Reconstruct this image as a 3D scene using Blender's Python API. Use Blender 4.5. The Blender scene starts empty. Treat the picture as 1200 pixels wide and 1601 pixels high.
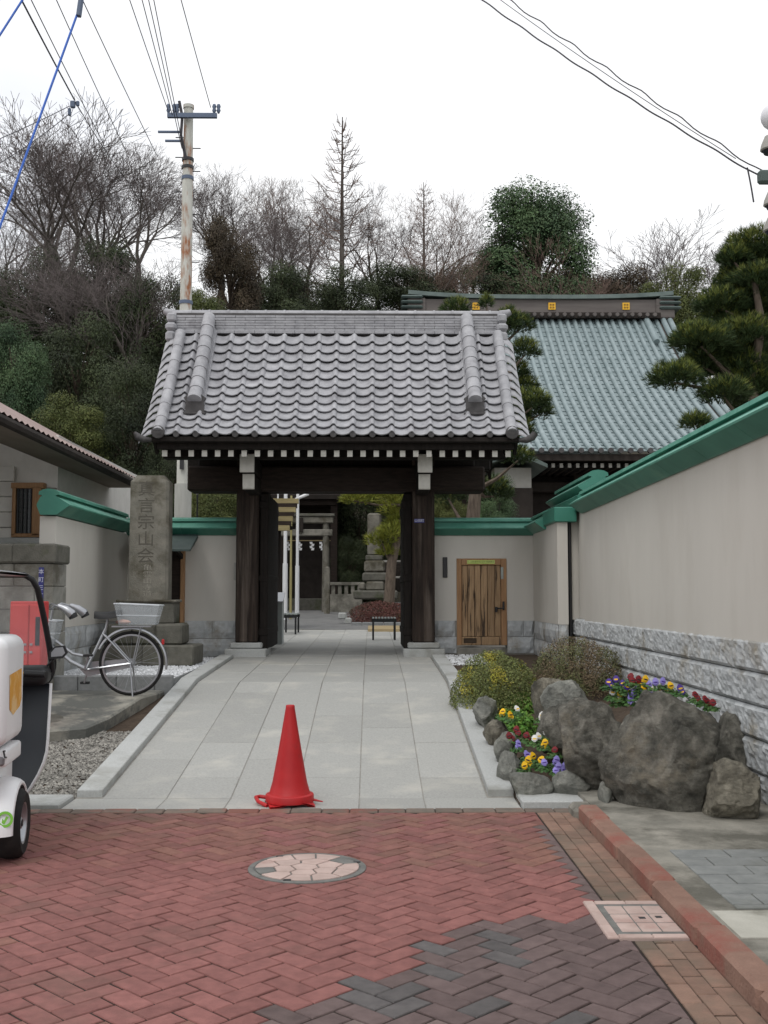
import bpy, bmesh, math, random
from mathutils import Vector, Matrix, noise
R = math.radians
SC = bpy.context.scene
COL = SC.collection
# ---------------------------------------------------------------- camera
F_REAL = 1680.0; PITCH = math.atan(129.5 / F_REAL); YAW = math.atan(-20 / F_REAL); CAM_Z = 1.5
cd = bpy.data.cameras.new('camera'); cam = bpy.data.objects.new('camera', cd); COL.objects.link(cam)
cam.location = (0, 0, CAM_Z); cam.rotation_euler = (R(90) + PITCH, 0, YAW)
cd.sensor_fit = 'VERTICAL'; cd.sensor_height = 36; cd.lens = F_REAL / 1601 * 36
cd.clip_start = 0.05; cd.clip_end = 2000
SC.camera = cam
# ---------------------------------------------------------------- overcast sky
SUN_EL, SUN_AZ = R(58), R(205)          # behind the camera, to its left
w = bpy.data.worlds.new('World'); SC.world = w; w.use_nodes = True
nt = w.node_tree; nt.nodes.clear()
wo = nt.nodes.new('ShaderNodeOutputWorld'); bg = nt.nodes.new('ShaderNodeBackground')
bg.inputs['Strength'].default_value = 0.12
sky = nt.nodes.new('ShaderNodeTexSky'); sky.sky_type = 'NISHITA'; sky.sun_disc = False
sky.sun_elevation = SUN_EL; sky.sun_rotation = SUN_AZ; sky.dust_density = 3
tc = nt.nodes.new('ShaderNodeTexCoord'); mp = nt.nodes.new('ShaderNodeMapping'); mp.inputs['Scale'].default_value = (1, 1, 2.2)
nz = nt.nodes.new('ShaderNodeTexNoise'); nz.inputs['Scale'].default_value = 2.3; nz.inputs['Detail'].default_value = 5; nz.inputs['Roughness'].default_value = .5
rp = nt.nodes.new('ShaderNodeValToRGB')
rp.color_ramp.elements[0].position = .33; rp.color_ramp.elements[0].color = (7.6, 7.8, 8.3, 1)
rp.color_ramp.elements[1].position = .56; rp.color_ramp.elements[1].color = (9.1, 9.15, 9.2, 1)
mx = nt.nodes.new('ShaderNodeMix'); mx.data_type = 'RGBA'; mx.inputs[0].default_value = .94
L = nt.links.new
L(tc.outputs['Generated'], mp.inputs[0]); L(mp.outputs[0], nz.inputs['Vector']); L(nz.outputs['Fac'], rp.inputs[0])
L(sky.outputs[0], mx.inputs[6]); L(rp.outputs[0], mx.inputs[7]); L(mx.outputs[2], bg.inputs[0]); L(bg.outputs[0], wo.inputs[0])
# ---------------------------------------------------------------- weak veiled sun
sd = bpy.data.lights.new('sun', 'SUN'); sd.energy = 0.9; sd.angle = R(24); sd.color = (1, .97, .93)
so = bpy.data.objects.new('sun', sd); COL.objects.link(so)
_d = Vector((math.sin(SUN_AZ) * math.cos(SUN_EL), math.cos(SUN_AZ) * math.cos(SUN_EL), math.sin(SUN_EL)))
so.rotation_euler = (-_d).to_track_quat('-Z', 'Y').to_euler(); so.location = (-8, -12, 30)
vs = SC.view_settings; vs.view_transform = 'Standard'; vs.look = 'None'; vs.exposure = 0.1; vs.gamma = 1; vs.use_curve_mapping = False

# ---------------------------------------------------------------- measuring helpers (photo pixel + distance -> position)
# Layout depths (y) fit a shorter focal length; KY stretches them about the camera; widths and heights are in metres.
# ob() and MB.build() apply this y stretch to everything laid out in world space; the insides of a thing are in metres.
KY = 1.2; F_PX = F_REAL / KY
def ray(u, v):
    a = (u - 600) / F_REAL; b = (800.5 - v) / F_REAL
    x, y, z = a, math.cos(PITCH) - b * math.sin(PITCH), math.sin(PITCH) + b * math.cos(PITCH)
    c, s = math.cos(YAW), math.sin(YAW)
    return Vector((x * c - y * s, (x * s + y * c) / KY, z))
def A(u, v, Y):
    r = ray(u, v); return r * (Y / r.y) + Vector((0, 0, CAM_Z))
def G(u, v, z=0):
    r = ray(u, v); return r * ((z - CAM_Z) / r.z) + Vector((0, 0, CAM_Z))
def proj(p):
    c, s = math.cos(-YAW), math.sin(-YAW)
    x, y, z = p[0] * c - p[1] * KY * s, p[0] * s + p[1] * KY * c, p[2] - CAM_Z
    f = y * math.cos(PITCH) + z * math.sin(PITCH); u = -y * math.sin(PITCH) + z * math.cos(PITCH)
    return (600 + F_REAL * x / f, 800.5 - F_REAL * u / f) if f > .1 else (-9999, -9999)
def S(y):                                # how the ground rises from the street to the gate and beyond
    if y < 6.75: return 0.0
    if y < 10.4: return 0.5 * (y - 6.75) / 3.65
    if y < 13.4: return 0.5 + 0.1 * (y - 10.4) / 3.0
    return 0.6 + 0.02 * (min(y, 42) - 13.4)
def GS(u, v):
    r = ray(u, v); t = 2.0
    while t < 80:
        if CAM_Z + r.z * t < S(r.y * t): break
        t += .02
    return r * t + Vector((0, 0, CAM_Z))

# ---------------------------------------------------------------- mesh builder
class MB:
    def __init__(s): s.v = []; s.f = []; s.m = []; s.M = None; s.mi = 0
    def add(s, vs, fs):
        o = len(s.v)
        if s.M is not None: vs = [s.M @ Vector(p) for p in vs]
        s.v += [tuple(p) for p in vs]
        for f in fs: s.f.append(tuple(i + o for i in f)); s.m.append(s.mi)
        return s
    def box(s, x0, x1, y0, y1, z0, z1, b=0):
        if b <= 0:
            vs = [(x, y, z) for z in (z0, z1) for y in (y0, y1) for x in (x0, x1)]
            return s.add(vs, [(0, 2, 3, 1), (4, 5, 7, 6), (0, 1, 5, 4), (2, 6, 7, 3), (0, 4, 6, 2), (1, 3, 7, 5)])
        b = min(b, (x1 - x0) * .49, (y1 - y0) * .49, (z1 - z0) * .49)
        vs = []; X = (x0, x1); Y = (y0, y1); Z = (z0, z1)
        for k in range(8):
            i, j, l = k & 1, k >> 1 & 1, k >> 2 & 1
            sx, sy, sz = (1, -1)[i] * b, (1, -1)[j] * b, (1, -1)[l] * b
            vs += [(X[i], Y[j] + sy, Z[l] + sz), (X[i] + sx, Y[j], Z[l] + sz), (X[i] + sx, Y[j] + sy, Z[l])]
        fs = []
        q = lambda a, c, d, e, n: fs.append((a * 3 + n, c * 3 + n, d * 3 + n, e * 3 + n))
        q(0, 4, 6, 2, 0); q(1, 3, 7, 5, 0); q(0, 1, 5, 4, 1); q(2, 6, 7, 3, 1); q(0, 2, 3, 1, 2); q(4, 5, 7, 6, 2)
        for a, c in ((0, 1), (2, 3), (4, 5), (6, 7)): fs.append((a * 3 + 1, a * 3 + 2, c * 3 + 2, c * 3 + 1))
        for a, c in ((0, 2), (1, 3), (4, 6), (5, 7)): fs.append((a * 3, a * 3 + 2, c * 3 + 2, c * 3))
        for a, c in ((0, 4), (1, 5), (2, 6), (3, 7)): fs.append((a * 3, a * 3 + 1, c * 3 + 1, c * 3))
        for a in range(8): fs.append((a * 3, a * 3 + 1, a * 3 + 2))
        return s.add(vs, fs)
    def tube(s, pts, rad, n=6, cap=True, ang=0):
        pts = [Vector(p) for p in pts]; k = len(pts)
        if not isinstance(rad, (list, tuple)): rad = [rad] * k
        vs = []; up = None
        for i, p in enumerate(pts):
            t = pts[min(i + 1, k - 1)] - pts[max(i - 1, 0)]
            if t.length < 1e-9: t = Vector((0, 0, 1))
            t.normalize()
            if up is None:
                up = Vector((0, 0, 1)) if abs(t.z) < .9 else Vector((0, 1, 0))
            a = t.cross(up)
            if a.length < 1e-6: a = t.cross(Vector((1, 0, 0)))
            a.normalize(); b2 = a.cross(t); up = b2
            for j in range(n):
                th = 2 * math.pi * j / n + ang
                vs.append(p + (a * math.cos(th) + b2 * math.sin(th)) * rad[i])
        fs = [(i * n + j, i * n + (j + 1) % n, (i + 1) * n + (j + 1) % n, (i + 1) * n + j) for i in range(k - 1) for j in range(n)]
        if cap: fs += [tuple(range(n - 1, -1, -1)), tuple((k - 1) * n + j for j in range(n))]
        return s.add(vs, fs)
    def lathe(s, prof, n=16, c=(0, 0, 0), axis='z', a0=0, a1=2 * math.pi):
        full = abs(a1 - a0 - 2 * math.pi) < 1e-6; m = n if full else n + 1; vs = []
        for r_, z in prof:
            for j in range(m):
                t = a0 + (a1 - a0) * j / n; x, y = r_ * math.cos(t), r_ * math.sin(t)
                p = (x, y, z) if axis == 'z' else ((z, x, y) if axis == 'x' else (y, z, x))
                vs.append((p[0] + c[0], p[1] + c[1], p[2] + c[2]))
        fs = [(i * m + j, i * m + (j + 1) % m, (i + 1) * m + (j + 1) % m, (i + 1) * m + j) for i in range(len(prof) - 1) for j in range(n)]
        return s.add(vs, fs)
    def prism(s, poly, axis, a, b):
        n = len(poly); p = lambda q, t: (t, q[0], q[1]) if axis == 'x' else ((q[0], t, q[1]) if axis == 'y' else (q[0], q[1], t))
        vs = [p(q, a) for q in poly] + [p(q, b) for q in poly]
        return s.add(vs, [tuple(range(n - 1, -1, -1)), tuple(range(n, 2 * n))] + [(i, (i + 1) % n, n + (i + 1) % n, n + i) for i in range(n)])
    def grid(s, fn, nu, nv, flip=False):
        vs = [fn(i / nu, j / nv) for j in range(nv + 1) for i in range(nu + 1)]; W = nu + 1
        fs = [(j * W + i, j * W + i + 1, (j + 1) * W + i + 1, (j + 1) * W + i) for j in range(nv) for i in range(nu)]
        if flip: fs = [f[::-1] for f in fs]
        return s.add(vs, fs)
    def mesh(s, name, mats, smooth=0):
        me = bpy.data.meshes.new(name); me.from_pydata(s.v, [], s.f)
        for m in (mats if isinstance(mats, (list, tuple)) else [mats]): me.materials.append(m)
        if any(s.m): me.polygons.foreach_set('material_index', s.m)
        if smooth:
            me.polygons.foreach_set('use_smooth', [True] * len(me.polygons))
            if smooth < 180: me.set_sharp_from_angle(angle=R(smooth))
        me.update(); return me
    def build(s, name, mats, parent=None, smooth=0, loc=None):
        if loc is None and in_world(parent): s.v = [(x, y * KY, z) for x, y, z in s.v]
        return ob(name, s.mesh(name, mats, smooth), parent, loc)
WORLD_SET = set()
def in_world(parent): return parent is None or parent.name in WORLD_SET
def ob(name, me, parent=None, loc=None, rot=None, scale=None):
    o = bpy.data.objects.new(name, me); COL.objects.link(o)
    if in_world(parent):
        if loc is None or Vector(loc).length < 1e-9: WORLD_SET.add(o.name)
        else: loc = (loc[0], loc[1] * KY, loc[2])
    if parent is not None: o.parent = parent
    if loc is not None: o.location = loc
    if rot is not None: o.rotation_euler = rot
    if scale is not None: o.scale = scale
    return o
def tag(o, label=None, cat=None, group=None, kind=None):
    if label: o['label'] = label
    if cat: o['category'] = cat
    if group: o['group'] = group
    if kind: o['kind'] = kind
    return o
def thing(name, label, cat, loc=(0, 0, 0), rz=0, group=None):
    o = ob(name, None, None, loc, (0, 0, rz)); o.empty_display_size = .2
    return tag(o, label, cat, group)
def struct(o): o['kind'] = 'structure'; return o
def text_mesh(body, size, mat, depth=.0):
    c = bpy.data.curves.new('lettering', 'FONT'); c.body = body; c.size = size; c.align_x = 'CENTER'; c.align_y = 'CENTER'; c.extrude = depth
    c.resolution_u = 2
    o = bpy.data.objects.new('lettering', c); COL.objects.link(o)
    dg = bpy.context.evaluated_depsgraph_get(); me = bpy.data.meshes.new_from_object(o.evaluated_get(dg))
    bpy.data.objects.remove(o); bpy.data.curves.remove(c)
    me.materials.clear(); me.materials.append(mat); return me

# ---------------------------------------------------------------- materials
def lin(r, g, b):
    f = lambda c: (c / 255 / 12.92) if c / 255 <= .04045 else ((c / 255 + .055) / 1.055) ** 2.4
    return (f(r), f(g), f(b), 1)
def mat(name, cols, scale=4, rough=.85, bump=0, bscale=60, var=0, ivar=0, metal=0, stretch=(1, 1, 1), stain=None, sscale=.8, sat=0, spec=.3, wave=None, bdist=.01, trans=0):
    m = bpy.data.materials.new(name); m.use_nodes = True; t = m.node_tree; N = t.nodes; l = t.links.new
    p = N['Principled BSDF']; p.inputs['Roughness'].default_value = rough; p.inputs['Metallic'].default_value = metal
    p.inputs['Specular IOR Level'].default_value = spec
    g = N.new('ShaderNodeNewGeometry'); mp = N.new('ShaderNodeMapping'); mp.inputs['Scale'].default_value = stretch
    l(g.outputs['Position'], mp.inputs[0])
    if not isinstance(cols[0], (list, tuple)): cols = [cols]
    if not isinstance(cols[0][0], (list, tuple)): cols = [(i / max(1, len(cols) - 1), c) for i, c in enumerate(cols)]
    nz = N.new('ShaderNodeTexNoise'); nz.inputs['Scale'].default_value = scale; nz.inputs['Detail'].default_value = 6; nz.inputs['Roughness'].default_value = .6
    l(mp.outputs[0], nz.inputs['Vector'])
    r = N.new('ShaderNodeValToRGB'); e = r.color_ramp.elements
    for i, (pos, c) in enumerate(cols):
        pos = .3 + .4 * pos
        if i < 2: e[i].position = pos; e[i].color = c
        else: x = e.new(pos); x.color = c
    if len(cols) == 1: e[1].color = cols[0][1]
    l(nz.outputs['Fac'], r.inputs[0]); out = r.outputs[0]
    if stain:
        n2 = N.new('ShaderNodeTexNoise'); n2.inputs['Scale'].default_value = sscale; n2.inputs['Detail'].default_value = 8; n2.inputs['Roughness'].default_value = .65
        mp2 = N.new('ShaderNodeMapping'); mp2.inputs['Scale'].default_value = stretch; mp2.inputs['Location'].default_value = (3.7, 1.9, 8.1)
        l(g.outputs['Position'], mp2.inputs[0]); l(mp2.outputs[0], n2.inputs['Vector'])
        r2 = N.new('ShaderNodeValToRGB'); r2.color_ramp.elements[0].position = stain[1]; r2.color_ramp.elements[1].position = stain[2]
        l(n2.outputs['Fac'], r2.inputs[0]); mx = N.new('ShaderNodeMix'); mx.data_type = 'RGBA'
        l(r2.outputs[0], mx.inputs[0]); l(out, mx.inputs[6]); mx.inputs[7].default_value = stain[0]; out = mx.outputs[2]
    if var or ivar:
        h = N.new('ShaderNodeHueSaturation')
        src = None
        for amt, s_ in ((var, 'o'), (ivar, 'i')):
            if not amt: continue
            so_ = N.new('ShaderNodeObjectInfo').outputs['Random'] if s_ == 'o' else g.outputs['Random Per Island']
            ma = N.new('ShaderNodeMath'); ma.operation = 'MULTIPLY_ADD'; l(so_, ma.inputs[0]); ma.inputs[1].default_value = 2 * amt; ma.inputs[2].default_value = 1 - amt
            if src is None: src = ma.outputs[0]
            else:
                mm = N.new('ShaderNodeMath'); mm.operation = 'MULTIPLY'; l(src, mm.inputs[0]); l(ma.outputs[0], mm.inputs[1]); src = mm.outputs[0]
            if sat:
                wn = N.new('ShaderNodeTexWhiteNoise'); wn.noise_dimensions = '1D'; l(so_, wn.inputs['W'])
                m3 = N.new('ShaderNodeMath'); m3.operation = 'MULTIPLY_ADD'; l(wn.outputs['Value'], m3.inputs[0]); m3.inputs[1].default_value = 2 * sat; m3.inputs[2].default_value = .5 - sat
                l(m3.outputs[0], h.inputs['Hue'])
        l(src, h.inputs['Value']); l(out, h.inputs['Color']); out = h.outputs[0]
    l(out, p.inputs['Base Color'])
    if bump:
        b = N.new('ShaderNodeTexNoise'); b.inputs['Scale'].default_value = bscale; b.inputs['Detail'].default_value = 4; l(mp.outputs[0], b.inputs['Vector'])
        bp = N.new('ShaderNodeBump'); bp.inputs['Strength'].default_value = bump; bp.inputs['Distance'].default_value = bdist
        l(b.outputs['Fac'], bp.inputs['Height']); l(bp.outputs[0], p.inputs['Normal'])
    if trans:
        p.inputs['Transmission Weight'].default_value = trans
    return m
def flat(name, c, rough=.5, metal=0, spec=.5): 
    m = mat(name, [tuple(x * .93 for x in c[:3]) + (1,), c], scale=9, rough=rough, metal=metal, spec=spec); return m
M = {}
M['brick'] = mat('red_brick', [lin(122, 84, 78), lin(146, 102, 94)], 14, .9, .5, 180, var=.13, ivar=.13, sat=.012, stain=(lin(104, 86, 76), .5, .74), sscale=.9)
M['brick_dark'] = mat('plum_brick', [lin(92, 79, 77), lin(112, 97, 94)], 14, .9, .5, 180, var=.14, ivar=.14, sat=.012, stain=(lin(96, 86, 80), .55, .8))
M['brick_grey'] = mat('grey_brick', [lin(82, 79, 79), lin(102, 98, 97)], 14, .9, .5, 180, var=.12, ivar=.12)
M['brick_tan'] = mat('border_brick', [lin(124, 100, 88), lin(146, 118, 103)], 10, .9, .5, 160, var=.13, ivar=.13, stain=(lin(112, 100, 88), .42, .6), sscale=1.5)
M['mortar'] = mat('mortar', [lin(40, 33, 30), lin(60, 50, 45)], 12, .95)
M['soldier'] = mat('edge_course', [lin(104, 98, 90), lin(128, 112, 102)], 9, .95, .4, 120, var=.15, stain=(lin(134, 92, 82), .5, .6), sscale=2.4)
M['granite'] = mat('granite_slab', [lin(152, 152, 148), lin(172, 172, 168)], 60, .8, .25, 220, var=.075, stain=(lin(182, 180, 172), .52, .72), sscale=1.7, spec=.25)
M['joint'] = mat('slab_joint', [lin(128, 126, 120), lin(156, 153, 146)], 8, .95)
M['kerbstone'] = mat('granite_kerb', [lin(166, 168, 166), lin(186, 188, 186)], 70, .8, .3, 220, var=.05, stain=(lin(146, 146, 140), .5, .7), sscale=2)
M['redkerb'] = mat('red_kerb', [lin(128, 100, 88), lin(148, 118, 104)], 7, .9, .6, 60, var=.08, stain=(lin(140, 88, 78), .5, .64), sscale=1.7)
M['paver'] = mat('grey_paver', [lin(120, 123, 122), lin(140, 142, 140)], 10, .85, .3, 150, var=.06, stain=(lin(110, 112, 106), .5, .65), sscale=2)
M['concrete'] = mat('concrete', [lin(122, 120, 112), lin(156, 152, 142)], 5, .92, .6, 50, stain=(lin(98, 96, 88), .46, .6), sscale=1.6)
M['slabconc'] = mat('worn_concrete', [lin(124, 122, 114), lin(156, 153, 143)], 4, .92, .7, 40, stain=(lin(98, 99, 95), .44, .52), sscale=1.3)
M['block'] = mat('concrete_block', [lin(128, 127, 121), lin(152, 150, 142)], 8, .92, .6, 90, var=.06, stain=(lin(98, 94, 84), .46, .62), sscale=2)
M['edging'] = mat('edging_block', [lin(124, 126, 126), lin(142, 144, 144)], 20, .9, .4, 120, var=.05)
M['gravel'] = mat('grey_gravel', [lin(100, 98, 93), lin(150, 147, 140)], 9, .9, ivar=.55)
M['gravel_white'] = mat('white_gravel', [lin(186, 188, 190), lin(216, 218, 220)], 9, .9, ivar=.25)
M['soil'] = mat('soil', [lin(58, 48, 40), lin(84, 72, 60)], 12, .98, .8, 50)
M['plaster'] = mat('beige_plaster', [lin(199, 195, 187), lin(207, 203, 195)], 1.2, .9, .12, 260, stretch=(1, 1, .35), stain=(lin(192, 187, 178), .48, .8), sscale=1.4, spec=.1)
M['rockface'] = mat('rockfaced_granite', [lin(164, 167, 168), lin(194, 197, 198)], 9, .9, .6, 45, var=.05, stain=(lin(142, 136, 124), .52, .7), sscale=3)
M['green'] = mat('green_coping', [lin(50, 114, 98), lin(68, 132, 114)], 3, .42, .05, 20, var=.05, stain=(lin(96, 146, 126), .54, .76), sscale=2, spec=.4)
M['greenskylit'] = mat('green_coping_skylit', [lin(84, 146, 128), lin(106, 164, 146)], 5, .5, stain=(lin(62, 134, 112), .5, .7), sscale=2)  # paler lip, slope and cap: highlight from the sky put into the colour
M['roof'] = mat('smoked_roof_tile', [lin(142, 142, 146), lin(171, 171, 174)], 7, .5, .25, 90, var=.09, ivar=.05, stain=(lin(126, 124, 128), .56, .74), sscale=3.2, spec=.45)
M['roofdark'] = mat('dark_roof_tile', [lin(62, 60, 60), lin(86, 84, 84)], 8, .6, .3, 80, var=.05)
M['wood'] = mat('black_aged_timber', [lin(27, 24, 22), lin(43, 38, 35)], 5, .8, .5, 30, stretch=(6, 6, .6), spec=.2)
M['woodpost'] = mat('gate_post_timber', [lin(38, 33, 30), lin(66, 56, 50)], 4, .82, .6, 30, stretch=(7, 7, .5), stain=(lin(104, 94, 86), .53, .7), sscale=.7, spec=.2)
M['woodbrown'] = mat('brown_timber', [lin(40, 34, 31), lin(58, 49, 44)], 5, .82, .5, 30, stretch=(1, 6, 6), spec=.2)
M['whitewood'] = mat('white_painted_end', [lin(196, 194, 186), lin(214, 212, 204)], 12, .8, stain=(lin(150, 146, 136), .6, .8), sscale=6)
M['door'] = mat('weathered_pine', [lin(150, 122, 92), lin(184, 154, 120)], 5, .8, .6, 40, stretch=(9, 9, .6), var=.13, stain=(lin(70, 58, 48), .55, .62), sscale=1.6)
M['doorframe'] = mat('pine_frame', [lin(150, 114, 82), lin(178, 140, 104)], 5, .75, .4, 40, stretch=(9, 9, .6))
M['iron'] = flat('black_iron', lin(40, 40, 42), .5)
M['stone'] = mat('old_monument_stone', [lin(104, 102, 94), lin(134, 130, 120)], 6, .95, .7, 60, stain=(lin(84, 80, 68), .48, .62), sscale=2.2, var=.04)
M['stonedark'] = mat('plinth_stone', [lin(86, 85, 78), lin(112, 110, 102)], 7, .95, .7, 60, stain=(lin(78, 82, 62), .52, .66), sscale=2.5, var=.06)
M['engrave'] = flat('dark_engraving', lin(90, 86, 78), .95)  # flat darker tone of the upper characters
M['engrave_light'] = mat('chalky_engraving', [lin(136, 132, 122), lin(160, 156, 146)], 20, .95)
M['hallroof'] = mat('verdigris_roof_tile', [lin(124, 139, 141), lin(147, 160, 162)], 3, .5, ivar=.05, var=.04, stain=(lin(112, 127, 128), .55, .75), sscale=1.3, spec=.4)
M['halldark'] = mat('hall_timber', [lin(38, 33, 30), lin(56, 50, 46)], 3, .85)
M['hallridge'] = mat('ridge_cladding', [lin(92, 86, 84), lin(112, 106, 102)], 2, .7, stretch=(.3, 1, 3))
M['hallcap'] = mat('ridge_cap_copper', [lin(74, 86, 84), lin(98, 110, 106)], 2, .6)
M['gold'] = flat('gold_crest', lin(228, 176, 48), .35, .3)
M['golddark'] = flat('tarnished_gold', lin(140, 104, 36), .45, .3)
M['hallwhite'] = mat('hall_plaster', [lin(150, 148, 142), lin(172, 170, 164)], 3, .9)
M['pole'] = mat('painted_steel_pole', [lin(182, 182, 174), lin(206, 206, 198)], 3, .7, .2, 40, stretch=(3, 3, .8), stain=(lin(152, 98, 62), .5, .62), sscale=1.3)
M['poleconc'] = mat('concrete_pole', [lin(166, 166, 160), lin(186, 186, 180)], 4, .9, .3, 60, stretch=(3, 3, .5))
M['steel'] = flat('galvanised_steel', lin(92, 104, 124), .5, .4)
M['wire'] = flat('black_wire', lin(56, 54, 60), .7)
M['wireblue'] = flat('blue_cable', lin(70, 118, 214), .6)
M['white'] = mat('white_plastic', [lin(224, 225, 226), lin(234, 235, 236)], 3, .35, spec=.5, stain=(lin(205, 206, 205), .6, .85))
M['black'] = flat('black_plastic', lin(24, 25, 27), .55)
M['navy'] = flat('dark_navy_plastic', lin(30, 36, 44), .4)
M['tyre'] = mat('tyre_rubber', [lin(30, 30, 31), lin(44, 43, 42)], 20, .85)
M['rim'] = flat('silver_rim', lin(170, 172, 176), .35, .7)
M['chrome'] = flat('silver_frame', lin(168, 170, 174), .3, .8)
M['red'] = mat('red_plastic', [lin(168, 28, 32), lin(190, 38, 40)], 3, .5, .1, 30, spec=.4, stain=(lin(150, 44, 46), .56, .72), sscale=5)
M['redpaint'] = mat('faded_red_paint', [lin(188, 60, 60), lin(206, 78, 76)], 4, .6, stain=(lin(170, 46, 48), .5, .7))
M['orange'] = mat('peeling_orange_label', [lin(206, 146, 44), lin(224, 164, 60)], 14, .6, stain=(lin(226, 190, 130), .5, .6), sscale=9)
M['yellow'] = flat('yellow_paint', lin(226, 178, 40), .5)
M['blueplate'] = flat('blue_enamel', lin(48, 50, 120), .4)
M['lettering'] = flat('white_lettering', lin(210, 212, 226), .6)
M['darklettering'] = flat('dark_lettering', lin(60, 70, 40), .8)
M['limesign'] = mat('lime_sign', [lin(188, 206, 110), lin(204, 218, 134)], 9, .7)
M['logo'] = flat('green_logo', lin(126, 196, 70), .5)
M['basket'] = mat('clear_basket', [lin(176, 182, 186), lin(196, 200, 204)], 9, .3)
M['pinktile'] = mat('pink_tile', [lin(172, 152, 144), lin(194, 172, 164)], 8, .85, .3, 120, var=.07, stain=(lin(168, 140, 132), .55, .7), sscale=4)
M['ringiron'] = mat('cast_iron_ring', [lin(96, 96, 94), lin(122, 122, 118)], 12, .7, .3, 90)
def glass(name, tint, alpha):
    m = bpy.data.materials.new(name); m.use_nodes = True; t = m.node_tree; p = t.nodes['Principled BSDF']
    p.inputs['Base Color'].default_value = tint; p.inputs['Roughness'].default_value = .08; p.inputs['Alpha'].default_value = alpha
    return m
M['screen'] = glass('clear_windscreen', (.62, .66, .68, 1), .24)
M['pane'] = glass('window_glass', (.05, .06, .06, 1), .75)
M['basketclear'] = glass('translucent_plastic', lin(176, 182, 186), .42)
M['globe'] = mat('white_globe', [lin(226, 226, 230), lin(234, 234, 238)], 2, .3)
# ================================================================ THE SETTING
rnd = random.Random(7)
def hill(x, y):
    t = min(1, max(0, (x + 11) / 8)); y0 = 22 + 20 * t
    d = max(0, y - y0); h = 17 * (1 - math.exp(-d * d / (d + 6) / 15))
    return h + (noise.noise(Vector((x * .09, y * .09, 3))) * .9 * min(1, d / 8))
ys = [-120, -40, -10, 0, 4, 6.3, 6.75, 7.5, 8.5, 9.5, 10.4, 11.5, 12.5, 13.4, 16, 20, 26, 34, 42, 60, 100, 200, 500]
xs = [-500, -150, -50, -20, -10, -6, -3, 0, 3, 6, 12, 25, 60, 160, 500]
g = MB(); W = len(xs)
g.add([(x, y, S(y) - .09) for y in ys for x in xs], [(j * W + i, j * W + i + 1, (j + 1) * W + i + 1, (j + 1) * W + i) for j in range(len(ys) - 1) for i in range(W - 1)])
M['ground'] = mat('packed_earth', [lin(96, 92, 84), lin(122, 118, 108)], 1.5, .95, .4, 30)
struct(g.build('ground', M['ground'], smooth=180))
M['asphalt'] = mat('courtyard_asphalt', [lin(112, 112, 112), lin(132, 132, 130)], 3, .95, .4, 90)
g = MB(); g.grid(lambda u, v: (-3.6 + 9 * u, 20.05 + 21 * v, S(20.05 + 21 * v) + .004), 8, 12)
struct(g.build('courtyard', M['asphalt']))
M['forestfloor'] = mat('leaf_litter', [lin(36, 36, 26), lin(60, 54, 40)], 1.2, .98)
g = MB(); g.grid(lambda u, v: (-70 + 170 * u, 22 + 130 * v, S(42) - .7 + hill(-70 + 170 * u, 22 + 130 * v)), 60, 46)
struct(g.build('hillside', M['forestfloor'], smooth=180))

# ---- brick street in herringbone
street = MB().box(-9, 1.42, -3, 6.4, -.12, -.007).build('street', M['mortar']); struct(street)
BW = .1035; X1 = 1.135; Y1 = 6.305
def clip(poly, ax, lim):
    out = []
    for i in range(len(poly)):
        a, b = poly[i], poly[(i + 1) % len(poly)]
        ina, inb = a[ax] <= lim, b[ax] <= lim
        if ina: out.append(a)
        if ina != inb:
            t = (lim - a[ax]) / (b[ax] - a[ax]); out.append((a[0] + (b[0] - a[0]) * t, a[1] + (b[1] - a[1]) * t))
    return out
def brick_geo(mb, poly, z=0, c=.004, h=.03):
    cx = sum(p[0] for p in poly) / len(poly); cy = sum(p[1] for p in poly) / len(poly); n = len(poly)
    ins = []
    for p in poly:
        d = math.hypot(p[0] - cx, p[1] - cy); k = 1 - min(.5, c * 1.4 / max(d, .001)); ins.append((cx + (p[0] - cx) * k, cy + (p[1] - cy) * k))
    vs = [(p[0], p[1], z) for p in ins] + [(p[0], p[1], z - c) for p in poly] + [(p[0], p[1], z - h) for p in poly]
    fs = [tuple(range(n))] + [(n + i, n + (i + 1) % n, (i + 1) % n, i) for i in range(n)] + [(2 * n + i, 2 * n + (i + 1) % n, n + (i + 1) % n, n + i) for i in range(n)]
    mb.add(vs, fs)
dark_px = [(838, 1292), (872, 1365), (925, 1432), (800, 1440), (705, 1458), (648, 1470), (668, 1503), (600, 1525), (552, 1532), (430, 1588), (380, 1601)]
dark_line = [G(u, v) for u, v in dark_px]
dpoly = [(p.x, p.y) for p in dark_line] + [(-1.9, 2.0), (-2.6, 1.2), (-3, -3), (3, -3), (3, 6.2)]
def inside(x, y, poly):
    r_ = False; j = len(poly) - 1
    for i in range(len(poly)):
        if (poly[i][1] > y) != (poly[j][1] > y) and x < (poly[j][0] - poly[i][0]) * (y - poly[i][1]) / (poly[j][1] - poly[i][1]) + poly[i][0]: r_ = not r_
        j = i
    return r_
MAN = G(480, 1357); MR = .325
bricks = []; c45 = math.sqrt(.5)
gap = .0044
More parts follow.
